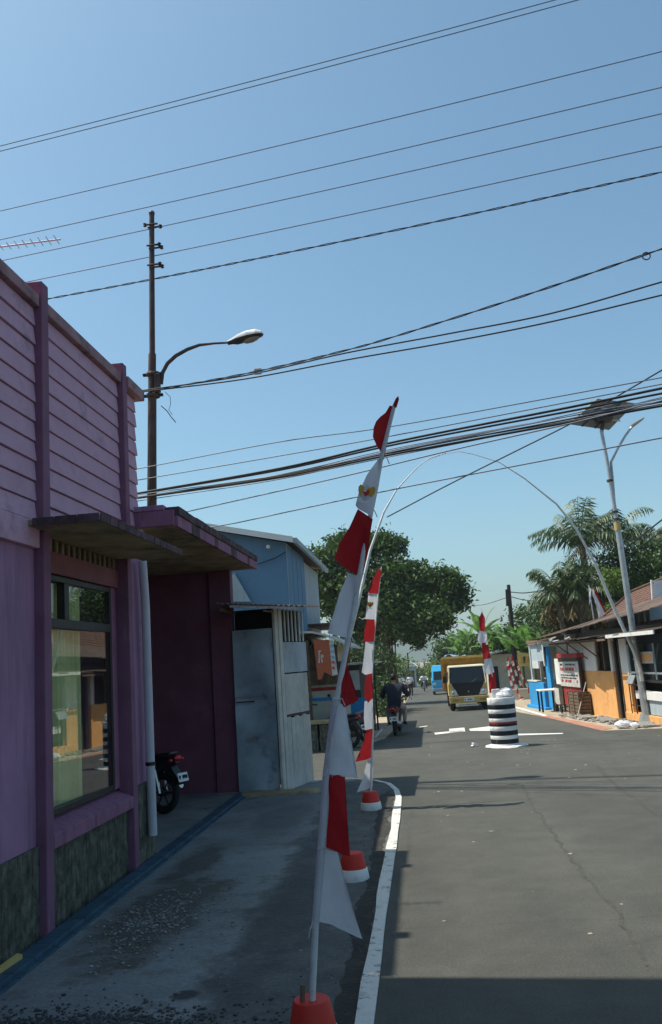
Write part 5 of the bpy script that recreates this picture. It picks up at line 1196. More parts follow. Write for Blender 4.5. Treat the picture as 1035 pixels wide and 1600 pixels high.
rw('fascia_board', M['white'], OS, 24.2, 20.6, 2.03, 2.12, .03, .57)
rw('fascia_board', M['wood'], OS, 30.6, 24.25, 1.97, 2.03, .03, .58)
rw('gable_board', M['frame'], OS, 33.0, 20.6, 2.10, 2.30, .04, -.30)
for y in (29.6, 28.2, 26.9): MB().tube([(FX(y)-.6, y, 2.0), (FX(y)+.02, y, 1.45)], .022, 5).build('strut', M['wood'], OS)
for i in range(8):
    a = Vector((FX(29)-random.uniform(.1, .75), random.uniform(27.6, 30.8), 2.06+random.uniform(0, .12)))
    MB().tube([a, a+Vector((random.uniform(-.2, .2), random.uniform(-1.1, 1.1), random.uniform(-.05, .08)))], .025, 5).build('loose_batten', M['tin'], OS)
# long roof behind
LR = thing('long_shed', 'long low shed with rusty sheet roof behind the row of stalls', 'building', (7.5, 28, -0.3))
box('wall', M['wood'], LR, 6.6, 7.05, 20.4, 34.5, -.4, 2.45)
for i in range(20):
    a = 34.8-i*.72; b_ = a-.71; z_ = random.uniform(0, .03)
    za = lambda y: 2.24+(34.8-y)*.030
    MB().hexa([(FX(a)-.15, a, za(a)+z_), (7.1, a, za(a)+.62), (7.1, b_, za(b_)+.62), (FX(b_)-.15, b_, za(b_)+z_), (FX(a)-.15, a, za(a)+z_+.02), (7.1, a, za(a)+.64), (7.1, b_, za(b_)+.64), (FX(b_)-.15, b_, za(b_)+z_+.02)]).build('roof_sheet', M['rusttin'], LR)
# blue kiosk
BK = thing('blue_kiosk', 'bright blue painted kiosk wall with a white plastic sheet under its eave', 'kiosk', (4.9, 34, -0.37))
rw('wall', M['kioskblue'], BK, 36.2, 33.6, -.44, .62, .12, .22)
rw('plinth', M['kioskblue'], BK, 36.4, 33.2, -.45, -.28, .2, .33)
rw('side_wall', M['kioskblue'], BK, 33.5, 32.9, -.4, 1.95, .10, .1)
rw('counter', M['cream'], BK, 36.3, 34.6, .63, .68, .2, .24)
rw('back_panel', M['cream'], BK, 35.9, 33.6, .70, 1.95, .05, -.35)
rw('post', M['palewall'], BK, 36.1, 35.9, .7, 2.0, .08, .10)
rw('dark_opening', M['dark'], BK, 35.6, 34.9, .75, 1.6, .04, -.28)
MB().box(4.85, 8.2, 36.3, 36.4, -.5, 2.2).build('end_wall', M['cream'], BK)
rw('plastic_sheet', M['palewall'], BK, 35.3, 33.2, 1.42, 2.05, .02, .20)
rw('plastic_sheet', M['plasticbag'], BK, 35.1, 34.0, 1.15, 1.44, .02, .24)
for k in range(4): rw('sheet_fold', M['white'], BK, 33.1-k*.16, 33.0-k*.16, 1.25+.1*(k % 2), 2.02, .02, .24+.04*k)
roofrow(BK, 35.8, 32.6, 1.0, 2.3, -.34, 2.10, 6, M['rusttin'])
# table
TBl = thing('table', 'small white topped table with dark legs between the blue kiosk and the red stall', 'table', (4.35, 32.0, -0.33))
box('table_top', M['white'], TBl, 4.12, 4.72, 31.6, 32.6, .40, .44, .005)
for x, y in ((4.16, 31.65), (4.68, 31.65), (4.16, 32.5), (4.68, 32.5)): box('leg', M['jacket'], TBl, x-.02, x+.04, y, y+.05, -.34, .399)
# red food cart with banner
RC = thing('food_cart', 'red food cart draped with a white lettered banner in front of the orange wall', 'food stall', (4.9, 29.6, -0.28))
rw('cart_body', M['stallred'], RC, 31.0, 28.7, -.05, .62, .5, .15, .01)
rw('banner_cloth', M['banner'], RC, 31.1, 28.65, .58, 1.42, .02, .20)
rw('white_board', M['white'], RC, 31.75, 31.15, .62, 1.5, .03, .18)
rw('cart_roof', M['stallred'], RC, 31.2, 28.6, 1.52, 1.66, .8, .22, .01)
rw('valance', M['frame'], RC, 31.1, 28.7, 1.40, 1.52, .02, .21)
for row, (za, zb_) in enumerate(((1.27, 1.33), (1.10, 1.20), (.93, .97), (.84, .88), (.72, .80))):
    y = 30.9
    while y > 28.95:
        l = random.uniform(.08, .30)
        if random.random() < .85: rw('lettering', M['stallred' if row in (1, 4) else 'frame'], RC, y, y-l, za, zb_, .004, .206)
        y -= l+.07
for y in (31.1, 28.65): rw('post', M['frame'], RC, y, y-.06, -.28, 1.52, .05, .17)
rw('cloth_sheet', M['banner'], RC, 31.75, 31.0, -.05, .50, .02, .32)
c = Vector((4.55, 31.2, -.13)); MB().ring(c, .13, .035, 'x', 18, 6).build('wheel', M['rubber'], RC)
c = Vector((4.62, 30.4, -.13)); MB().ring(c, .13, .035, 'x', 18, 6).build('wheel', M['rubber'], RC)
CR = thing('crate', 'brown slatted wooden crate standing before the red food cart', 'crate', (4.75, 28.6, -0.27))
for k in range(7):
    z = -.27+k*.105
    rw('slat', M['wood'], CR, 29.5, 28.2, z, z+.08, .02, .40+.0*k)
    MB().box(FX(28.2)-.40, FX(28.2)-.05, 28.17, 28.19, z, z+.08).build('slat', M['wood'], CR)
rw('inner_box', M['frame'], CR, 29.45, 28.22, -.26, .46, .33, .37)
for y in (29.5, 28.85, 28.24): rw('batten', M['wood'], CR, y, y-.05, -.27, .47, .02, .425)
ST = thing('broom_stick', 'thin pale stick leaning against the orange wall by the crate', 'stick', (4.9, 28.0, -0.25))
MB().tube([(4.72, 28.05, -.26), (5.15, 28.35, .75)], .016, 6).build('stick', M['tin'], ST)
# display rack before the window
RK = thing('display_rack', 'dark folding metal rack outside the shop window', 'rack', (5.45, 24.0, -0.15))
for y in (24.15, 23.75, 23.4): MB().tube([(FX(y)-.12, y, .03), (FX(y)-.12, y, .80)], .016, 5).build('upright', M['frame'], RK)
for z in (.25, .78): MB().tube([(FX(24.15)-.12, 24.15, z), (FX(23.4)-.12, 23.4, z)], .014, 5).build('rail', M['frame'], RK)
MB().hexa([(FX(24.2)-.16, 24.2, .80), (FX(24.2)-.05, 24.2, 1.02), (FX(23.7)-.05, 23.7, 1.02), (FX(23.7)-.16, 23.7, .80), (FX(24.2)-.18, 24.2, .81), (FX(24.2)-.07, 24.2, 1.03), (FX(23.7)-.07, 23.7, 1.03), (FX(23.7)-.18, 23.7, .81)]).build('tray', M['steel'], RK)
# sack and rubble on the shoulder
SK = thing('sack', 'white knotted sack lying on the sandy shoulder near the lamp', 'bag', (4.747, 21.944, -0.143))
c = Vector((4.747, 21.944, -0.143)); s1 = MB(); s1.sphere((c.x, c.y, c.z+.09), (.20, .15, .10), 12, 8, .12); s1.sphere((c.x+.24, c.y-.1, c.z+.06), (.11, .1, .07), 10, 7, .15)
s1.build('sack_cloth', M['plasticbag'], SK)
rb_ = MB()
for i in range(260):
    y = random.uniform(21.6, 29.5); x = FX(y)-random.uniform(.1, 1.0)*(1 if y > 24 else .9); r_ = random.uniform(.012, .05)*(1.6 if random.random() < .1 else 1)
    rb_.sphere((x, y, gz(y)+r_*.3), (r_*1.3, r_, r_*.6), 6, 4, .3)
tag(rb_.build('rubble', M['stone']), 'loose grey stones scattered on the sandy shoulder before the shops', 'rubble', kind='stuff')
for i, (px, lbx) in enumerate(((925, 'flat broken concrete slab lying by the orange wall, left one'), (955, 'flat broken concrete slab lying by the orange wall, right one'), (1022, 'flat broken concrete slab at the foot of the lamp'))):
    pass
for (x, y, lbx, w_) in ((4.75, 26.9, 'flat broken concrete slab lying by the crate', .5), (5.0, 25.2, 'long broken concrete slab lying below the shop door', .7), (5.35, 22.3, 'broken concrete slab at the foot of the solar lamp', .5)):
    t = thing('concrete_slab', lbx, 'slab', (x, y, gz(y)))
    MB().hexa([(x-.2, y-w_, gz(y)), (x+.22, y-w_*.9, gz(y)), (x+.2, y+w_, gz(y)), (x-.15, y+w_*.8, gz(y)), (x-.18, y-w_, gz(y)+.06), (x+.2, y-w_*.9, gz(y)+.05), (x+.2, y+w_, gz(y)+.07), (x-.13, y+w_*.8, gz(y)+.06)]).build('slab', M['stone'], t, .01)
# tiled roof house behind
TH = thing('tiled_house', 'house with brown clay tile roof rising behind the right shops', 'building', (9, 30, -0.3))
box('wall', M['palewall'], TH, 7.0, 12, 27, 33, -.4, 2.9)
A_ = [Vector(p) for p in ((6.503, 31.500, 2.751), (8.353, 27.500, 3.285), (9.166, 29.500, 4.157), (8.036, 33.000, 3.697))]
for r_ in range(9):
    for c_ in range(16):
        u0, u1 = c_/16, (c_+.94)/16; v0, v1 = r_/9, (r_+1.08)/9
        def Q(u, v): return A_[0].lerp(A_[1], u).lerp(A_[3].lerp(A_[2], u), v)
        lift = Vector((0, 0, .035)); lf2 = Vector((0, 0, .01))
        mb = MB().hexa([Q(u0, v0), Q(u1, v0), Q(u1, v1), Q(u0, v1), Q(u0, v0)+lift, Q(u1, v0)+lift, Q(u1, v1)+lf2, Q(u0, v1)+lf2])
        mb.build('roof_tile', M['tile'], TH)
MB().hexa([A_[0]+Vector((0,0,-.14)), A_[1]+Vector((0,0,-.14)), A_[1]+Vector((.05,.05,-.14)), A_[0]+Vector((.05,.05,-.14)), A_[0], A_[1], A_[1]+Vector((.05,.05,0)), A_[0]+Vector((.05,.05,0))]).build('fascia', M['white'], TH)
MB().tube([A_[0]+Vector((0, 0, .05)), A_[3]+Vector((0, 0, .06)), A_[2]+Vector((0, 0, .06))], .05, 8).build('ridge', M['tile'], TH)
WB = thing('white_sheet', 'torn off-white sheet hung at the upper right edge over the roofs', 'sheet', (6.959, 26.000, 3.370))
MB().prism([(6.987, 26.000, 3.592), (7.319, 26.000, 3.623), (7.256, 26.000, 2.864), (6.859, 26.000, 2.875), (6.821, 26.000, 3.008), (6.943, 26.000, 3.110)], (0, .02, 0)).build('cloth', M['plasticbag'], WB)
MB().tube([(6.920, 26.000, 3.635), (6.870, 26.000, 2.818)], .03, 6).build('post', M['white'], WB)
# white-red flag on the roof
RF = thing('roof_flag', 'faded red and white flag hanging from a stick on the shed roof', 'flag', (6.62, 33, 2.6))
MB().tube([(6.55, 33, 2.5), (6.50, 33, 4.1)], .025, 6).build('stick', M['steel'], RF)
cloth('flag_cloth', [(6.56, 3.95), (6.66, 3.85), (7.05, 2.78), (6.92, 2.72), (6.72, 2.80), (6.66, 3.3)], 32.95, M['cloth_white'], RF, .05)
cloth('flag_cloth', [(6.60, 4.05), (6.70, 3.90), (7.12, 2.80), (7.05, 2.76), (6.68, 3.80)], 32.90, M['cloth_red'], RF, .05)
cloth('flag_cloth', [(6.50, 4.0), (6.56, 3.95), (6.50, 3.5), (6.42, 3.35)], 32.95, M['cloth_white'], RF, .04)

# ================================================================= FAR POLE, PENNANTS, WHITE HOUSE
EP = thing('utility_pole', 'dark utility pole with cable bundle beside the far pennants', 'pole', (5.15, 48, -0.62))
MB().tube([(5.13, 48, -.65), (5.12, 48, 2.4), (5.19, 48, 5.45)], [.15, .13, .10], 10).build('pole', M['frame'], EP, smooth=True)
MB().tube([(5.15, 48, -.65), (5.15, 48, .1)], .21, 10).build('footing', M['stone'], EP)
for k in range(5): MB().tube([(4.98+.05*k, 47.9, 4.3), (5.0+.03*k, 47.85, 4.6), (5.03+.03*k, 47.9, 5.2)], .05, 5).build('cable_coil', M['wire'], EP)
def mini(x, y, z, rx, ry, sc, label):
    c = copy_tree(FF); c.location = (x, y, z); c.scale = (sc*1.6, 1, sc); c.rotation_euler = (0, ry, rx); c['label'] = label; c['group'] = 'far pennant poles by the utility pole'
    for ch in c.children:
        pass
    return c
mini(4.75, 46, gz(46), 0, R(-14), .72, 'small far pennant pole, leftmost, tilted, left of the utility pole')
mini(4.95, 45, gz(45), 0, R(-22), .60, 'small far pennant pole leaning hard left of the utility pole')
mini(5.35, 46, gz(46), 0, R(-24), .74, 'small far pennant pole leaning across just right of the utility pole')
mini(5.60, 45, gz(45), 0, R(-30), .66, 'small far pennant pole, rightmost, in front of the yellow sign')
YS = thing('yellow_sign', 'faded yellow banner hanging between the utility pole and the blue kiosk', 'banner', (5.1, 44, 1.2))
MB().prism([(4.863, 44.000, 1.803), (5.567, 44.000, 1.662), (5.420, 44.000, 0.862), (5.261, 44.000, 1.121), (4.852, 44.000, 1.086)], (0, .03, 0)).build('cloth', M['ybanner'], YS)
for k in range(4): MB().prism([(4.963, 43.980, 1.578), (5.087, 43.980, 1.569), (5.024, 43.980, 1.261), (4.959, 43.980, 1.235)], (0, -.01, 0)).build('lettering', M['palm' if k % 2 else 'orange'], YS).location.x += k*.14
WH = thing('white_cottage', 'low white cottage with shallow roof behind the far pennants', 'building', (5.2, 51, -0.66))
box('wall', M['cream'], WH, 4.05, 7.0, 50, 56, -.7, 1.75)
box('door', M['jacket'], WH, 4.10, 4.35, 49.96, 49.995, -.68, 1.1)
wf = box('window', M['wood'], WH, 4.95, 5.35, 49.96, 49.995, .5, 1.15); box('pane', M['screen'], wf, 4.99, 5.31, 49.94, 49.958, .55, 1.1)
MB().hexa([(3.7, 49.6, 1.70), (5.5, 49.6, 2.05), (5.5, 56, 2.05), (3.7, 56, 1.70), (3.7, 49.6, 1.76), (5.5, 49.6, 2.12), (5.5, 56, 2.12), (3.7, 56, 1.76)]).build('roof', M['tin'], WH)
MB().hexa([(5.5, 49.6, 2.02), (7.3, 49.6, 1.7), (7.3, 56, 1.7), (5.5, 56, 2.02), (5.5, 49.6, 2.12), (7.3, 49.6, 1.76), (7.3, 56, 1.76), (5.5, 56, 2.12)]).build('roof', M['tile'], WH)
LW = thing('low_wall', 'low pale wall between the utility pole and the blue kiosk', 'wall', (5.4, 44, -0.5))
box('wall', M['cream'], LW, 4.6, 6.6, 45.6, 45.75, -.6, -.1)
box('wall_cap', M['white'], LW, 4.58, 6.62, 45.57, 45.78, -.098, -.04)
BR = thing('brown_shed', 'small shed with red-brown roof between the cottage and the blue kiosk', 'building', (6.3, 41, -0.5))
box('wall', M['dark'], BR, 5.6, 8, 39.5, 43, -.5, 1.6)
MB().hexa([(5.0, 39.2, 1.70), (8.3, 39.2, 1.62), (8.3, 43.2, 2.25), (5.2, 43.2, 2.25), (5.0, 39.2, 1.76), (8.3, 39.2, 1.68), (8.3, 43.2, 2.31), (5.2, 43.2, 2.31)]).build('roof', M['tile'], BR)

# far houses and poles down the street
for (x0, x1, y, z1, lb) in ((-1.95, -.55, 110, .85, 'pale far house with pitched roof at the end of the street'), (-5.5, -3.0, 85, 2.0, 'pale far house among trees on the left side'), (5.2, 8.0, 80, 1.8, 'grey far house behind the truck on the right side')):
    t = thing('far_house', lb, 'building', ((x0+x1)/2, y, gz(y)))
    box('wall', M['palewall'], t, x0, x1, y, y+6, gz(y)-.1, z1)
    MB().prism([(x0-.3, y-.2, z1), (x1+.3, y-.2, z1), ((x0+x1)/2, y-.2, z1+.7)], (0, 6.4, 0)).build('roof', M['white'] if y == 110 else M['tile'], t)
    box('door', M['frame'], t, x1-.6, x1-.2, y-.03, y-.005, gz(y), z1-.5); w1 = box('window', M['frame'], t, x0+.2, x0+.7, y-.03, y-.005, -.2, z1-.4)
t = thing('far_pole', 'thin far lamp post in the gap under the big tree', 'pole', (-.95, 75, gz(75)))
MB().tube([(-.95, 75, gz(75)), (-0.940, 75.000, 2.345)], .06, 6).build('pole', M['frame'], t)
MB().tube([(-0.949, 75.000, 2.238), (-0.488, 75.000, 2.531), (0.073, 75.000, 2.709)], .03, 5).build('arm', M['frame'], t)
t = thing('far_pole', 'thin far post at the right edge of the big tree trunk', 'pole', (-2.3, 62, gz(62)))
MB().tube([(-1.9, 62, gz(62)), (-1.524, 62.000, 3.657)], .05, 6).build('pole', M['frame'], t)

# ================================================================= VEGETATION
rng = np.random.default_rng(11)
def leaves(name, blobs, n, size, m, parent, flat=.35, shell=.55, seed=0, drop=0.0, z_up=0.4):
    """thousands of small leaf quads gathered in twig clumps through the volume of each blob"""
    r = np.random.default_rng(seed+5); tot = sum((b[3]*(b[4] if len(b) > 4 else b[3])) for b in blobs); C_, S_ = [], []
    for b in blobs:
        cx_, cy_, cz_, rx = b[:4]; rz_ = b[4] if len(b) > 4 else rx
        k = max(4, int(n*(rx*rz_)/tot/26)); 
        d = r.normal(size=(k, 3)); d /= np.linalg.norm(d, axis=1)[:, None]; rad = (shell+(1-shell)*r.random(k))**.8
        cen = np.array([cx_, cy_, cz_])+d*rad[:, None]*np.array([rx, rx*.9, rz_])
        cs = max(rx, .3)*.16+size*1.0
        for c in cen:
            q = r.integers(14, 38); p = c+r.normal(size=(q, 3))*cs*np.array([1, 1, .62])
            C_.append(p)
    P_ = np.vstack(C_); k = len(P_)
    nrm = r.normal(size=(k, 3))*flat*2; nrm[:, 2] += z_up; nrm /= np.linalg.norm(nrm, axis=1)[:, None]
    t = np.cross(nrm, r.normal(size=(k, 3))); t /= np.linalg.norm(t, axis=1)[:, None]; u = np.cross(nrm, t)
    L_ = (size*(.6+.8*r.random(k)))[:, None]
    v = np.empty((k, 4, 3)); v[:, 0] = P_-t*L_; v[:, 1] = P_+u*L_*.45; v[:, 2] = P_+t*L_; v[:, 3] = P_-u*L_*.45
    v[:, 0, 2] -= L_[:, 0]*.25; v[:, 2, 2] -= L_[:, 0]*.25
    off = np.array(origin_of(parent)); v = v.reshape(-1, 3)-off
    me = bpy.data.meshes.new(name); me.vertices.add(k*4); me.vertices.foreach_set('co', v.ravel())
    me.loops.add(k*4); me.loops.foreach_set('vertex_index', np.arange(k*4)); me.polygons.add(k)
    me.polygons.foreach_set('loop_start', np.arange(0, k*4, 4)); me.polygons.foreach_set('loop_total', np.full(k, 4))
    me.update(); me.validate(); me.materials.append(m)
    o = bpy.data.objects.new(name, me); COL.objects.link(o)
    if parent is not None: o.parent = parent
    return o
def trunk(parent, pts, rr, name='trunk', m=None): return MB().tube(pts, rr, 9).build(name, m or M['bark'], parent, smooth=True)

# the big tree
BT = thing('broadleaf_tree', 'big spreading dark green tree over the left side of the far road', 'tree', (-1.7, 50, gz(50)))
TYb = 50
bl = []
for (px, r_) in (((-5.011, 50.000, 7.471), 44), ((-3.300, 50.000, 8.278), 40), ((-1.639, 50.000, 8.446), 30), ((-3.659, 49.000, 5.797), 58), ((-1.430, 49.000, 6.357), 54), ((0.345, 50.000, 5.941), 52), ((1.876, 50.000, 5.825), 36), ((2.353, 50.000, 5.055), 24), ((0.801, 49.000, 4.134), 36), ((-0.928, 48.000, 4.634), 48), ((-3.100, 50.000, 4.354), 44), ((-5.351, 51.000, 5.695), 34), ((-0.248, 49.000, 3.140), 20), ((-2.054, 50.000, 3.548), 34), ((-3.377, 50.000, 3.094), 26), ((1.444, 50.000, 3.845), 18), ((-4.285, 50.000, 8.735), 22), ((-0.818, 50.000, 8.455), 18), ((0.068, 49.000, 2.657), 9)):
    bl.append((px[0], px[1]+random.uniform(-1.2, 1.2), px[2], r_*50/1350*.86, r_*50/1350*.72))
leaves('crown', bl, 44000, .14, M['leaf'], BT, seed=1, shell=.45)
tr = [(-1.75, 50, gz(50)), (-1.85, 50, 1.6), (-1.857, 50.000, 3.716), (-2.296, 50.000, 5.215)]
trunk(BT, tr, [.42, .34, .26, .12])
trunk(BT, [(-1.35, 50.3, gz(50)), (-1.481, 50.000, 1.518), (-1.594, 50.000, 3.333), (-0.249, 50.000, 5.432)], [.20, .16, .13, .06])
for e in ((-3.854, 50.000, 6.819), (0.481, 50.000, 5.378), (1.903, 50.000, 4.905), (-4.675, 50.000, 5.763), (-0.230, 49.500, 3.403), (-3.002, 50.000, 8.254)):
    a = Vector(tr[2]); b_ = Vector(e); trunk(BT, [a, a.lerp(b_, .5)+Vector((0, 0, -.3)), b_], [.14, .09, .03], 'limb')
# dark undergrowth below it
UG = thing('shrub_hedge', 'dark tangle of shrubs in the shade under the big tree', 'hedge', (-2.7, 40, gz(40)))
leaves('foliage', [((-1.947, 40.000, 1.924)[0], 40, .9, 1.0, 1.3), ((-1.581, 38.000, 1.083)[0], 38, .3, .7, 1.0), ((-2.551, 42.000, 2.570)[0], 42, 1.8, 1.2, 1.2), (-3.6, 42, 1.2, 1.6, 1.8), ((-1.398, 36.000, 0.732)[0], 36, -.1, .45, .6)], 9000, .09, M['leafd'], UG, seed=3)
TS2 = thing('small_tree', 'small yellow-green tree in the gap under the big tree', 'tree', (-2.3, 72, gz(72)))
leaves('crown', [((-2.081, 72.000, 1.369)[0], 72, .9, 1.3, 1.5), ((-2.559, 72.000, 0.626)[0], 72, .0, 1.1, 1.0)], 3500, .10, M['leafy'], TS2, seed=4)
trunk(TS2, [(-2.3, 72, gz(72)), (-2.3, 72, .6)], [.1, .05])
for i, (px, py, y, r_, mm, lb) in enumerate(((705,1012,92,26,'leaf','round green tree right of the far road, above the minibus'), (722,1030,80,18,'leafd','dark tree directly behind the truck'), (690,1048,100,18,'leafy','low yellow-green hedge row tree behind the minibus'),
        (672,1054,120,14,'leaf','farther green tree row right of the road end'), (740,1010,75,22,'leafd','dark tree behind the truck roof, right'), (768,1002,72,24,'leaf','green tree between the truck and the utility pole'), (655,1058,160,12,'leaf','tiny far tree at the road end'))):
    c = {0: (3.402, 92.000, 2.676), 1: (3.838, 80.000, 1.477), 2: (2.393, 100.000, 0.259), 3: (1.278, 120.000, -0.467), 4: (4.652, 75.000, 2.394), 5: (5.932, 72.000, 2.581), 6: (-0.269, 160.000, -1.339)}[i]
    rr_ = r_*y/1350
    t = thing('roadside_tree', lb, 'tree', (c[0], c[1], gz(y)))
    leaves('crown', [(c[0], y, c[2], rr_*.9, rr_*.8), (c[0]+rr_*.5, y+.5, c[2]-rr_*.5, rr_*.7, rr_*.7), (c[0]-rr_*.4, y, c[2]-rr_*.6, rr_*.6, rr_*.6)], 4200, .0016*y+.03, M[mm], t, seed=20+i, shell=.4)
    trunk(t, [(c[0], y, gz(y)), (c[0], y, c[2])], [.15, .06])

def frond(mb, base, az, L_, up0, droop, nl, ll, lw, w0=.02, hang=.5):
    p = Vector(base); d = Vector((math.cos(az)*math.cos(up0), math.sin(az)*math.cos(up0), math.sin(up0))); side = Vector((-math.sin(az), math.cos(az), 0))
    pts = [p.copy()]; n_ = nl; st = L_/n_
    for i in range(n_):
        p = p+d*st; d = (d+Vector((0, 0, -droop*st*(.4+1.6*i/n_)))).normalized(); pts.append(p.copy())
    for i in range(1, n_+1):
        q = pts[i]; t = (pts[i]-pts[i-1]).normalized(); f = math.sin(math.pi*min(1, (i/n_)*.92+.08))**.5
        for s in (-1, 1):
            l = ll*f*random.uniform(.8, 1.1); dirv = (side*s*.75+t*.5+Vector((0, 0, -hang*random.uniform(.5, 1.4)))).normalized(); wv = t*lw
            tip = q+dirv*l; m_ = q+dirv*l*.5+Vector((0, 0, .06*l))
            mb.add([q-wv*.4, m_-wv, tip, m_+wv], [(0, 1, 2, 3)])
        a, b_ = pts[i-1], pts[i]; mb.add([a-side*w0, a+side*w0, b_+side*w0*.8, b_-side*w0*.8], [(0, 1, 2, 3)])
def palm(label, x, y, ztop, L_, nf, seed, trunk_r=.16, ll=.6, dry=4, zbase=None):
    random.seed(seed); z0 = gz(y) if zbase is None else zbase
    t = thing('palm_tree', label, 'palm tree', (x, y, z0))
    trunk(t, [(x, y, z0), (x+.1, y, (z0+ztop)/2), (x, y, ztop)], [trunk_r*1.3, trunk_r, trunk_r*.8])
    for k in range(nf):
        az = 2*math.pi*k/nf*2.4+random.uniform(-.2, .2); el = R(random.uniform(5, 78)); mb = MB()
        frond(mb, (x, y, ztop+random.uniform(-.1, .15)), az, L_*random.uniform(.8, 1.1), el, random.uniform(.40, .85)*2.2/L_, 22, ll, .035, hang=.9)
        mb.build('frond', M['palm'], t)
    for k in range(dry):
        az = random.uniform(0, 6.28); mb = MB(); frond(mb, (x, y, ztop-.15), az, L_*.8, R(-30), .9, 16, ll*.8, .03, hang=1.0); mb.build('dry_frond', M['palmdry'], t)
    return t
palm('tall palm with drooping fronds left of the solar lamp post', (7.379, 38.000, 6.337)[0], 38, (7.379, 38.000, 6.337)[2], 2.5, 22, 3, ll=.8)
palm('second tall palm with drooping fronds right behind the solar lamp post', (9.097, 39.000, 6.619)[0], 39, (9.097, 39.000, 6.619)[2], 2.1, 18, 5, ll=.75)
palm('shorter palm with hanging fronds, leftmost of the palms', (6.002, 37.000, 4.173)[0], 37, (6.002, 37.000, 4.173)[2], 1.7, 18, 8, ll=.7, dry=6)
palm('low palm with dry hanging fronds between the taller palms', (6.771, 36.500, 4.078)[0], 36.5, (6.771, 36.500, 4.078)[2], 1.6, 18, 9, ll=.75, dry=8)
palm('palm at the far right edge behind the tiled roof', (11.521, 40.000, 6.152)[0], 40, (11.521, 40.000, 6.152)[2], 1.6, 14, 12, ll=.6, dry=2)
# wall of creepers and shrubs under the palms
CV = thing('creeper_thicket', 'tall thicket of hanging creepers under the palms', 'thicket', (6.6, 38.5, -.4))
leaves('foliage', [(6.5, 38.4, 3.0, .95, 1.9), (7.2, 38.6, 3.6, .9, 2.0), (5.9, 38.4, 2.6, .7, 1.4), (7.9, 38.6, 3.8, .8, 1.6), (7.0, 38.6, 1.9, 1.6, 1.0)], 15000, .085, M['leafd'], CV, seed=31, z_up=.05)
leaves('dry_creepers', [(6.3, 37.6, 2.9, .7, 1.3), (7.1, 37.8, 3.5, .8, 1.4), (7.8, 37.8, 3.2, .5, 1.2)], 5200, .08, M['palmdry'], CV, seed=32, z_up=0)
trunk(CV, [(6.9, 38.6, -.4), (7.0, 38.6, 3.5)], [.15, .08], 'stem')
RTm = thing('broadleaf_tree', 'dark green tree mass behind the tiled roof on the right', 'tree', (9.6, 38, -.4))
leaves('crown', [(8.6, 38, 4.7, 1.0, 1.2), (9.6, 38, 5.0, 1.2, 1.1), (10.6, 38, 5.0, 1.2, 1.2), (9.0, 37.5, 3.8, 1.0, 1.1), (10.2, 37.6, 3.9, 1.3, 1.2), (11.6, 38, 4.6, 1.2, 1.3)], 16000, .085, M['leaf'], RTm, seed=33)
trunk(RTm, [(9.7, 38, -.4), (9.7, 38, 4.5)], [.25, .12])
YG = thing('shrub', 'bright yellow-green bush beside the tiled roof ridge', 'bush', (7.4, 34.5, -.3))
leaves('foliage', [(7.733, 34.500, 4.279)+(.42, .55), (7.689, 34.500, 3.116)+(.35, .35)], 2500, .06, M['leafy'], YG, seed=34)
trunk(YG, [(7.4, 34.6, -.3), (7.45, 34.6, 3.2)], [.06, .03], 'stem')
BUSH = thing('bush_bank', 'bank of green bushes behind the cottage and stalls', 'bush', (6, 50, -.6))
leaves('foliage', [(5.4, 52, 2.6, 1.0, .9), (6.4, 52, 3.2, 1.2, 1.3), (7.4, 50, 3.3, 1.2, 1.6), (4.6, 57, 2.3, 1.0, .8), (6.6, 48, 2.5, 1.3, 1.0), (8.0, 46, 2.8, 1.3, 1.6), (3.6, 58, 2.2, 1.0, .9)], 13000, .10, M['leaf'], BUSH, seed=35)
trunk(BUSH, [(6.4, 52, -.6), (6.4, 52, 2.8)], [.12, .06], 'stem')
def banana_plant(label, x, y, h, nl, L_, seed):
    random.seed(seed); z0 = gz(y); t = thing('banana_plant', label, 'banana plant', (x, y, z0), group='banana plants behind the cottage')
    trunk(t, [(x, y, z0), (x+.05, y, z0+h)], [.13, .08], 'stem', M['bstem'])
    for k in range(nl):
        az = 2*math.pi*k/nl+random.uniform(-.4, .4); el = R(random.uniform(25, 80)); p = Vector((x+.05, y, z0+h)); d = Vector((math.cos(az)*math.cos(el), math.sin(az)*math.cos(el), math.sin(el)))
        side = Vector((-math.sin(az), math.cos(az), 0)); n_ = 9; st = L_/n_; mb = MB(); rows = []
        for i in range(n_+1):
            wd = .26*math.sin(math.pi*min(1, (i+.6)/(n_+.8)))**.6
            rows.append((p-side*wd+Vector((0, 0, -.35*wd)), p.copy(), p+side*wd+Vector((0, 0, -.35*wd))))
            p = p+d*st; d = (d+Vector((0, 0, -.30*st*(1+i*.35)))).normalized()
        for i in range(n_):
            g_ = .06 if i % 3 == 1 else 0
            a, b_ = rows[i], rows[i+1]
            mb.add([a[0], a[1], b_[1], b_[0].lerp(a[0], g_)], [(0, 1, 2, 3)]); mb.add([a[1], a[2], b_[2].lerp(a[2], g_), b_[1]], [(0, 1, 2, 3)])
        mb.build('leaf_blade', M['banana'], t)
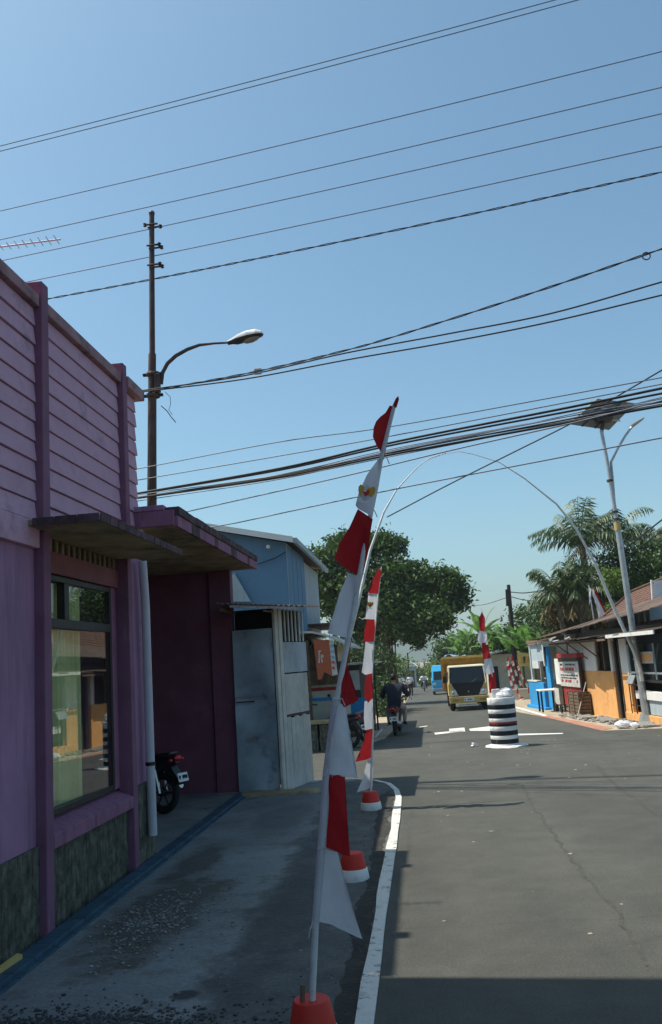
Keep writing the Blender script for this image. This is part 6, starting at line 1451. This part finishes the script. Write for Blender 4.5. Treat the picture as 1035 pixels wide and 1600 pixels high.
for i, (px, yb, h, L_) in enumerate(((4.05, 56, 3.8, 2.0), (3.3, 60, 3.2, 1.9), (4.9, 52, 3.0, 1.7), (5.4, 47.5, 2.5, 1.6), (5.9, 46.5, 2.6, 1.6), (6.3, 45.5, 2.3, 1.5), (6.9, 45, 2.6, 1.5), (4.4, 53, 2.7, 1.6), (2.9, 62, 2.9, 1.7), (5.1, 49, 2.4, 1.5), (6.6, 42, 2.2, 1.4))):
    banana_plant(['banana plant with the tallest upright leaves left of the utility pole', 'banana plant furthest left above the truck', 'banana plant just left of the utility pole', 'banana plant just right of the utility pole', 'banana plant above the yellow banner', 'low banana plant left of the hanging palm', 'banana plant against the creeper thicket', 'banana plant behind the cottage roof', 'low far banana plant above the truck roof', 'banana plant behind the pennants', 'banana plant over the blue kiosk roof'][i], px, yb, h, 8, L_, 40+i)

# far green bands on both sides of the street
FH = thing('distant_treeline', 'distant green trees lining the end of the street', 'treeline', (0, 190, -3.2), kind='stuff')
bl = []
for i in range(26):
    s = -1 if i % 2 else 1; y = random.uniform(120, 230); x = (1.6 if s > 0 else 1.2)+random.uniform(3, 26)
    bl.append((x*s+1.0, y, gz(y)+random.uniform(1.0, 2.6), random.uniform(2.0, 3.6), random.uniform(1.5, 2.8)))
for i in range(30): bl.append((random.uniform(-60, 80), random.uniform(230, 320), -1.6+random.uniform(0, 2.2), 5, 2.6))
leaves('foliage', bl, 26000, .5, M['leaf'], FH, seed=50, shell=.3)
LH = thing('left_tree_row', 'dense trees behind the left houses', 'trees', (-7, 60, -.8), kind='stuff')
leaves('foliage', [(-6, 70, 1.5, 2.5, 2.5), (-9, 62, 2, 3, 3), (-4.5, 82, 1.0, 1.8, 1.8), (-12, 55, 2.5, 3, 3), (-4.5, 95, .8, 2.0, 1.9)], 9000, .16, M['leafd'], LH, seed=51)
RH = thing('right_hedge_row', 'green hedge row along the far right verge behind the truck', 'hedge', (5, 85, -1), kind='stuff')
leaves('foliage', [(4.4+.8*math.sin(k), 70+k*9, gz(70+k*9)+1.0+.25*math.sin(k*2.1), 1.5, 1.5) for k in range(12)], 14000, .15, M['leafy'], RH, seed=52)

# ================================================================= SMALL STUFF ON THE PAVEMENT
def scatter(name, label, cx_, cy_, rx, ry, n_, smin, smax, m, seed):
    random.seed(seed); mb = MB()
    for i in range(n_):
        if i % 14 == 0: ccx, ccy, cs_ = cx_+random.gauss(0, rx*.5), cy_+random.gauss(0, ry*.5), random.uniform(.02, .16)
        x = ccx+random.gauss(0, cs_); y = ccy+random.gauss(0, cs_*1.3)
        if x < -2.66 or x > -.5: continue
        r_ = smin+(smax-smin)*random.random()**2.2; mb.sphere((x, y, .006+r_*.25), (r_*1.2, r_, r_*.5), 5, 4, .3)
    return tag(mb.build(name, m), label, 'gravel', kind='stuff')
scatter('gravel', 'crumbled pale mortar and gravel patch on the pavement by the blue ledge', -2.15, 7.0, .36, .85, 1500, .003, .013, M['stone'], 61)
scatter('gravel', 'dark gravel along the bottom edge of the pavement', -2.0, 4.92, .85, .10, 2600, .003, .014, M['darkpave'], 62)
scatter('gravel', 'fine grit along the foot of the painted kerb', -.62, 8.0, .10, 5.0, 260, .003, .008, M['darkpave'], 63)
t = thing('wood_offcut', 'short yellow wood offcut against the mossy wall at bottom left', 'wood', (-2.80, 5.72, .03))
MB().hexa([(-2.86, 5.62, .046), (-2.83, 5.60, .046), (-2.81, 5.98, .046), (-2.85, 5.99, .046), (-2.86, 5.62, .075), (-2.83, 5.60, .07), (-2.81, 5.98, .072), (-2.85, 5.99, .078)]).build('plank', M['yellow'], t)
rs = MB()
random.seed(70)
for i in range(90):
    x = random.uniform(.0, 6); y = random.uniform(5.8, 20); r_ = random.uniform(.006, .018)
    rs.sphere((x, y, gz(y)+r_*.2), (r_*1.6, r_, r_*.35), 5, 4, .4)
tag(rs.build('road_litter', M['sand']), 'tiny dry leaves and grit scattered over the near road', 'litter', kind='stuff')

# ================================================================= HAZE
HZ = MB().box(-1400, 1400, -50, 2300, -5.0, 60)
hz = HZ.build('haze', None)
tag(hz, kind='stuff')
hm = bpy.data.materials.new('haze'); hm.use_nodes = True; N = hm.node_tree.nodes; N.clear()
o_ = N.new('ShaderNodeOutputMaterial'); pv = N.new('ShaderNodeVolumePrincipled'); pv.inputs['Color'].default_value = (.8, .88, .97, 1); pv.inputs['Density'].default_value = 0.0004
hm.node_tree.links.new(pv.outputs[0], o_.inputs[1]); hz.data.materials.append(hm)
